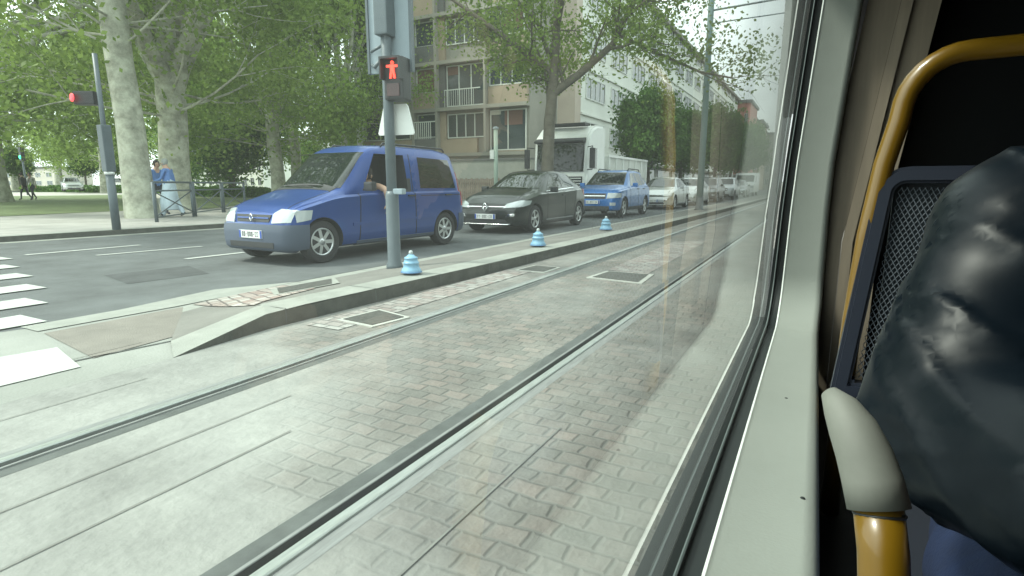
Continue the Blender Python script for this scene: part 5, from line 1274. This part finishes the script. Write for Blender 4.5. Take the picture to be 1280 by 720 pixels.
# seat with perforated back
def seat():
    Ys = 1.30
    t = empty('seat', (.36, Ys, .0)); t.parent = TR
    x0, x1, z0, z1 = -.255, .24, .30, .765
    def prof(x0, x1, z0, z1, inset, r=.05):
        a = [(x0+inset, z0+inset), (x1-inset, z0+inset)]
        top = []
        rr = max(.01, r-inset)
        for cx, a0 in ((x1-inset-rr, 0), (x0+inset+rr, 90)):
            for q in range(6): an = R(a0+90*q/5); top.append((cx+rr*math.cos(an), z1-inset-rr+rr*math.sin(an)))
        return a+top
    sh = lambda z: .05*(z-z0)   # leans back
    lx = lambda x, z: x+.10*(z-.76)
    b = MB(); o_, i_ = prof(x0, x1, z0, z1, 0), prof(x0, x1, z0, z1, .032)
    n = len(o_); V = []
    for yy, pl in ((-.02, o_), (.02, o_), (-.02, i_), (.02, i_)): V.append([b.bm.verts.new((lx(x, z), yy+sh(z)*2, z)) for x, z in pl])
    for i in range(n):
        j = (i+1) % n
        b.bm.faces.new((V[0][i], V[0][j], V[1][j], V[1][i])); b.bm.faces.new((V[2][i], V[3][i], V[3][j], V[2][j]))
        b.bm.faces.new((V[0][i], V[2][i], V[2][j], V[0][j])); b.bm.faces.new((V[1][i], V[1][j], V[3][j], V[3][i]))
    bmesh.ops.recalc_face_normals(b.bm, faces=b.bm.faces); bmesh.ops.bevel(b.bm, geom=[e for e in b.bm.edges if e.calc_face_angle(0) > 1], offset=.006, segments=2, affect='EDGES')
    b.build('back_frame', M_seatf, t)
    # woven metal mesh: crossing diagonal wires
    b = MB(); s = .0095; zc0, zc1, xc0, xc1 = z0+.04, z1-.04, x0+.04, x1-.04
    def seg(xa, za, xb, zb, yo): b.tube([(lx(xa, za), yo+sh(za)*2, za), (lx(xb, zb), yo+sh(zb)*2, zb)], .0011, 4, cap=False)
    Hh = zc1-zc0; c_ = xc0-Hh
    while c_ < xc1+Hh:
        for sg in (1, -1):
            # line x = c + sg*(z-zc0)*.62
            pts = []
            xa, xb = c_, c_+sg*Hh*.62
            lo, hi = zc0, zc1
            ts = [0, 1]
            for xl in (xc0, xc1):
                if abs(xb-xa) > 1e-6: ts.append((xl-xa)/(xb-xa))
            ts = sorted(q for q in ts if -1e-9 <= q <= 1+1e-9); ins = [q for q in ts if xc0-1e-6 <= xa+(xb-xa)*q <= xc1+1e-6]
            if len(ins) >= 2 and ins[-1]-ins[0] > .02: seg(xa+(xb-xa)*ins[0], zc0+Hh*ins[0], xa+(xb-xa)*ins[-1], zc0+Hh*ins[-1], .002*sg)
        c_ += s
    b.build('wire_mesh', mat('mesh_wire', (.08, .095, .115), .6, metal=.0), t)
    MB().box(x0+.03, x1-.03, .060, .067, z0+.03, z1-.03).build('back_plate', mat('seat_back_dark', (.028, .036, .046), .6), t)
    MB().box(x0+.02, x1, -.44, .0, .05, .13, .03).build('seat_cushion', mat('seat_blue', (.008, .011, .02), .8), t)
    MB().box(x0+.1, x1-.1, -.3, -.05, 0, .05, .0).build('pedestal', M_seatf, t)
    
seat()
# yellow hoop above the seat
b = MB()
pts = [(.085, 1.34, .36), (.085, 1.34, .6), (.088, 1.34, .8), (.097, 1.34, .98), (.112, 1.34, 1.12), (.128, 1.34, 1.20)]
for q in range(1, 9): an = R(180-90*q/8); pts.append((.225+.095*math.cos(an), 1.34, 1.215+.105*math.sin(an)))
pts += [(.35, 1.34, 1.322), (.6, 1.34, 1.325), (.85, 1.34, 1.325)]
b.tube(pts, .0185, 16)
b.build('handrail', M_yel, TR, (0, 0, -.35), smooth=True)
# grey elbow with yellow grab bar beside the ledge
def grab():
    t = empty('grab_bar', (.06, .5, .01)); t.parent = TR
    ox, oy, oz = .06, .5, .36
    b = MB()
    pts = [(.024, .53, .905), (.033, .52, .897), (.042, .51, .885), (.051, .503, .868), (.058, .498, .850), (.064, .49, .830)]
    b.tube([(x-ox, y-oy, z-oz) for x, y, z in pts], [.007, .014, .0182, .0205, .0218, .0222], 20, cap=True)
    b.build('elbow_cover', mat('elbow_grey', (.16, .165, .145), .65, var=.08, vscale=20), t, smooth=True)
    b = MB(); p2 = [(.063, .491, .834), (.069, .478, .80), (.072, .47, .77), (.076, .47, .66), (.078, .47, .45), (.078, .47, .36)]
    b.tube([(x-ox, y-oy, z-oz) for x, y, z in p2], .0175, 20); b.build('yellow_tube', M_yel, t, smooth=True)
    b = MB(); b.lathe([(.0181, -.001), (.0187, 0), (.0181, .001), (.0175, .002), (.0175, -.002)], 20)
    M = Matrix.Translation((.0648-ox, .4885-oy, .826-oz)) @ Vector((.006, -.013, -.034)).to_track_quat('Z', 'Y').to_matrix().to_4x4()
    for v in b.bm.verts: v.co = M @ v.co
    b.build('collar', M_black, t)
grab()
# seated passenger, facing us, in a black leather jacket and blue jeans
M_leather = mat('black_leather', (.0025, .005, .008), .38, spec=.18)
M_jean = mat('blue_jeans', (.006, .016, .055), .85, var=.2, vscale=30, bump=.2, bscale=180)
def passenger():
    jt = dict(pelvis=(.42, 1.08, .50), waist=(.42, 1.06, .68), chest=(.42, 1.0, .90), neck=(.43, .98, 1.16), head=(.43, .94, 1.25), crown=(.43, .95, 1.37), face=(0, -1, -.2),
      shR=(.255, .94, 1.03), elR=(.172, .80, .80), wrR=(.27, .57, .80), haR=(.32, .53, .80),
      shL=(.60, .96, 1.03), elL=(.66, .86, .78), wrL=(.56, .62, .76), haL=(.50, .59, .77),
      hiR=(.32, 1.0, .49), knR=(.26, .52, .575), anR=(.26, .52, .42), toR=(.26, .40, .385),
      hiL=(.52, 1.0, .49), knL=(.56, .52, .575), anL=(.56, .52, .42), toL=(.56, .40, .385))
    o0 = Vector((.44, 1.1, .35)); jt = {k: ((v[0]-.005, v[1], v[2]) if k != 'face' else v) for k, v in jt.items()}; jt = {k: (tuple(Vector(v)-o0) if k != 'face' else v) for k, v in jt.items()}
    def disp(co, n):
        w_ = co+o0
        if w_.z > 1.14 or w_.z < .58 or w_.y < .6: return n*0
        e = max(0, 1-(w_-Vector((.2, .82, .82))).length/.22)      # folds gather at the elbow
        a = noise.noise(Vector((w_.x*5, w_.y*5, w_.z*8+w_.x*4)))*.012
        f = 1-abs(noise.noise(Vector((w_.x*4+5, w_.y*4, w_.z*12+w_.x*9))))*2.2
        g = 1-abs(noise.noise(Vector((w_.x*9+2, w_.y*7, w_.z*30-w_.x*16))))*2.2
        return n*(a+max(0, f)**2*(.006+.006*e)+max(0, g)**2*(.0022+.004*e))
    d = {'*': M_leather, 'neck': M_skin, 'head': M_skin, 'crown': M_skin, 'haL': M_skin, 'haR': M_skin}
    for k in ('hiL', 'hiR', 'knL', 'knR', 'anL', 'anR'): d[k] = M_jean
    for k in ('toL', 'toR'): d[k] = M_black
    t = person(tuple(o0), 0, jt, 'passenger in a shiny black leather jacket and blue jeans on the tram seat', d, sub=2, voxel=.009,
      rad=dict(shR=.105, elR=.098, wrR=.07, haR=.04, shL=.105, elL=.095, wrL=.07, haL=.04, chest=(.20, .16), waist=(.22, .18), pelvis=(.22, .18), hiR=.12, hiL=.12, knR=.09, knL=.09, anR=.06, anL=.06, toR=.05, toL=.05), disp=disp)
    q = lambda v: tuple(Vector(v)-o0)
    hand(t, q((.30, .55, .80)), (.7, -.5, -.1), 1, M_skin, 1.0, .5, (0, 0, -1)); hand(t, q((.52, .60, .765)), (-.7, -.5, -.1), -1, M_skin, 1.0, .5, (0, 0, -1))
    b = MB(); b.tube([q((.35+.0, 1.06, 1.09)), q((.36, .98, 1.11)), q((.43, .93, 1.10)), q((.50, .98, 1.11)), q((.51, 1.06, 1.09))], .03, 10); b.build('collar', M_leather, t, smooth=True)
passenger()
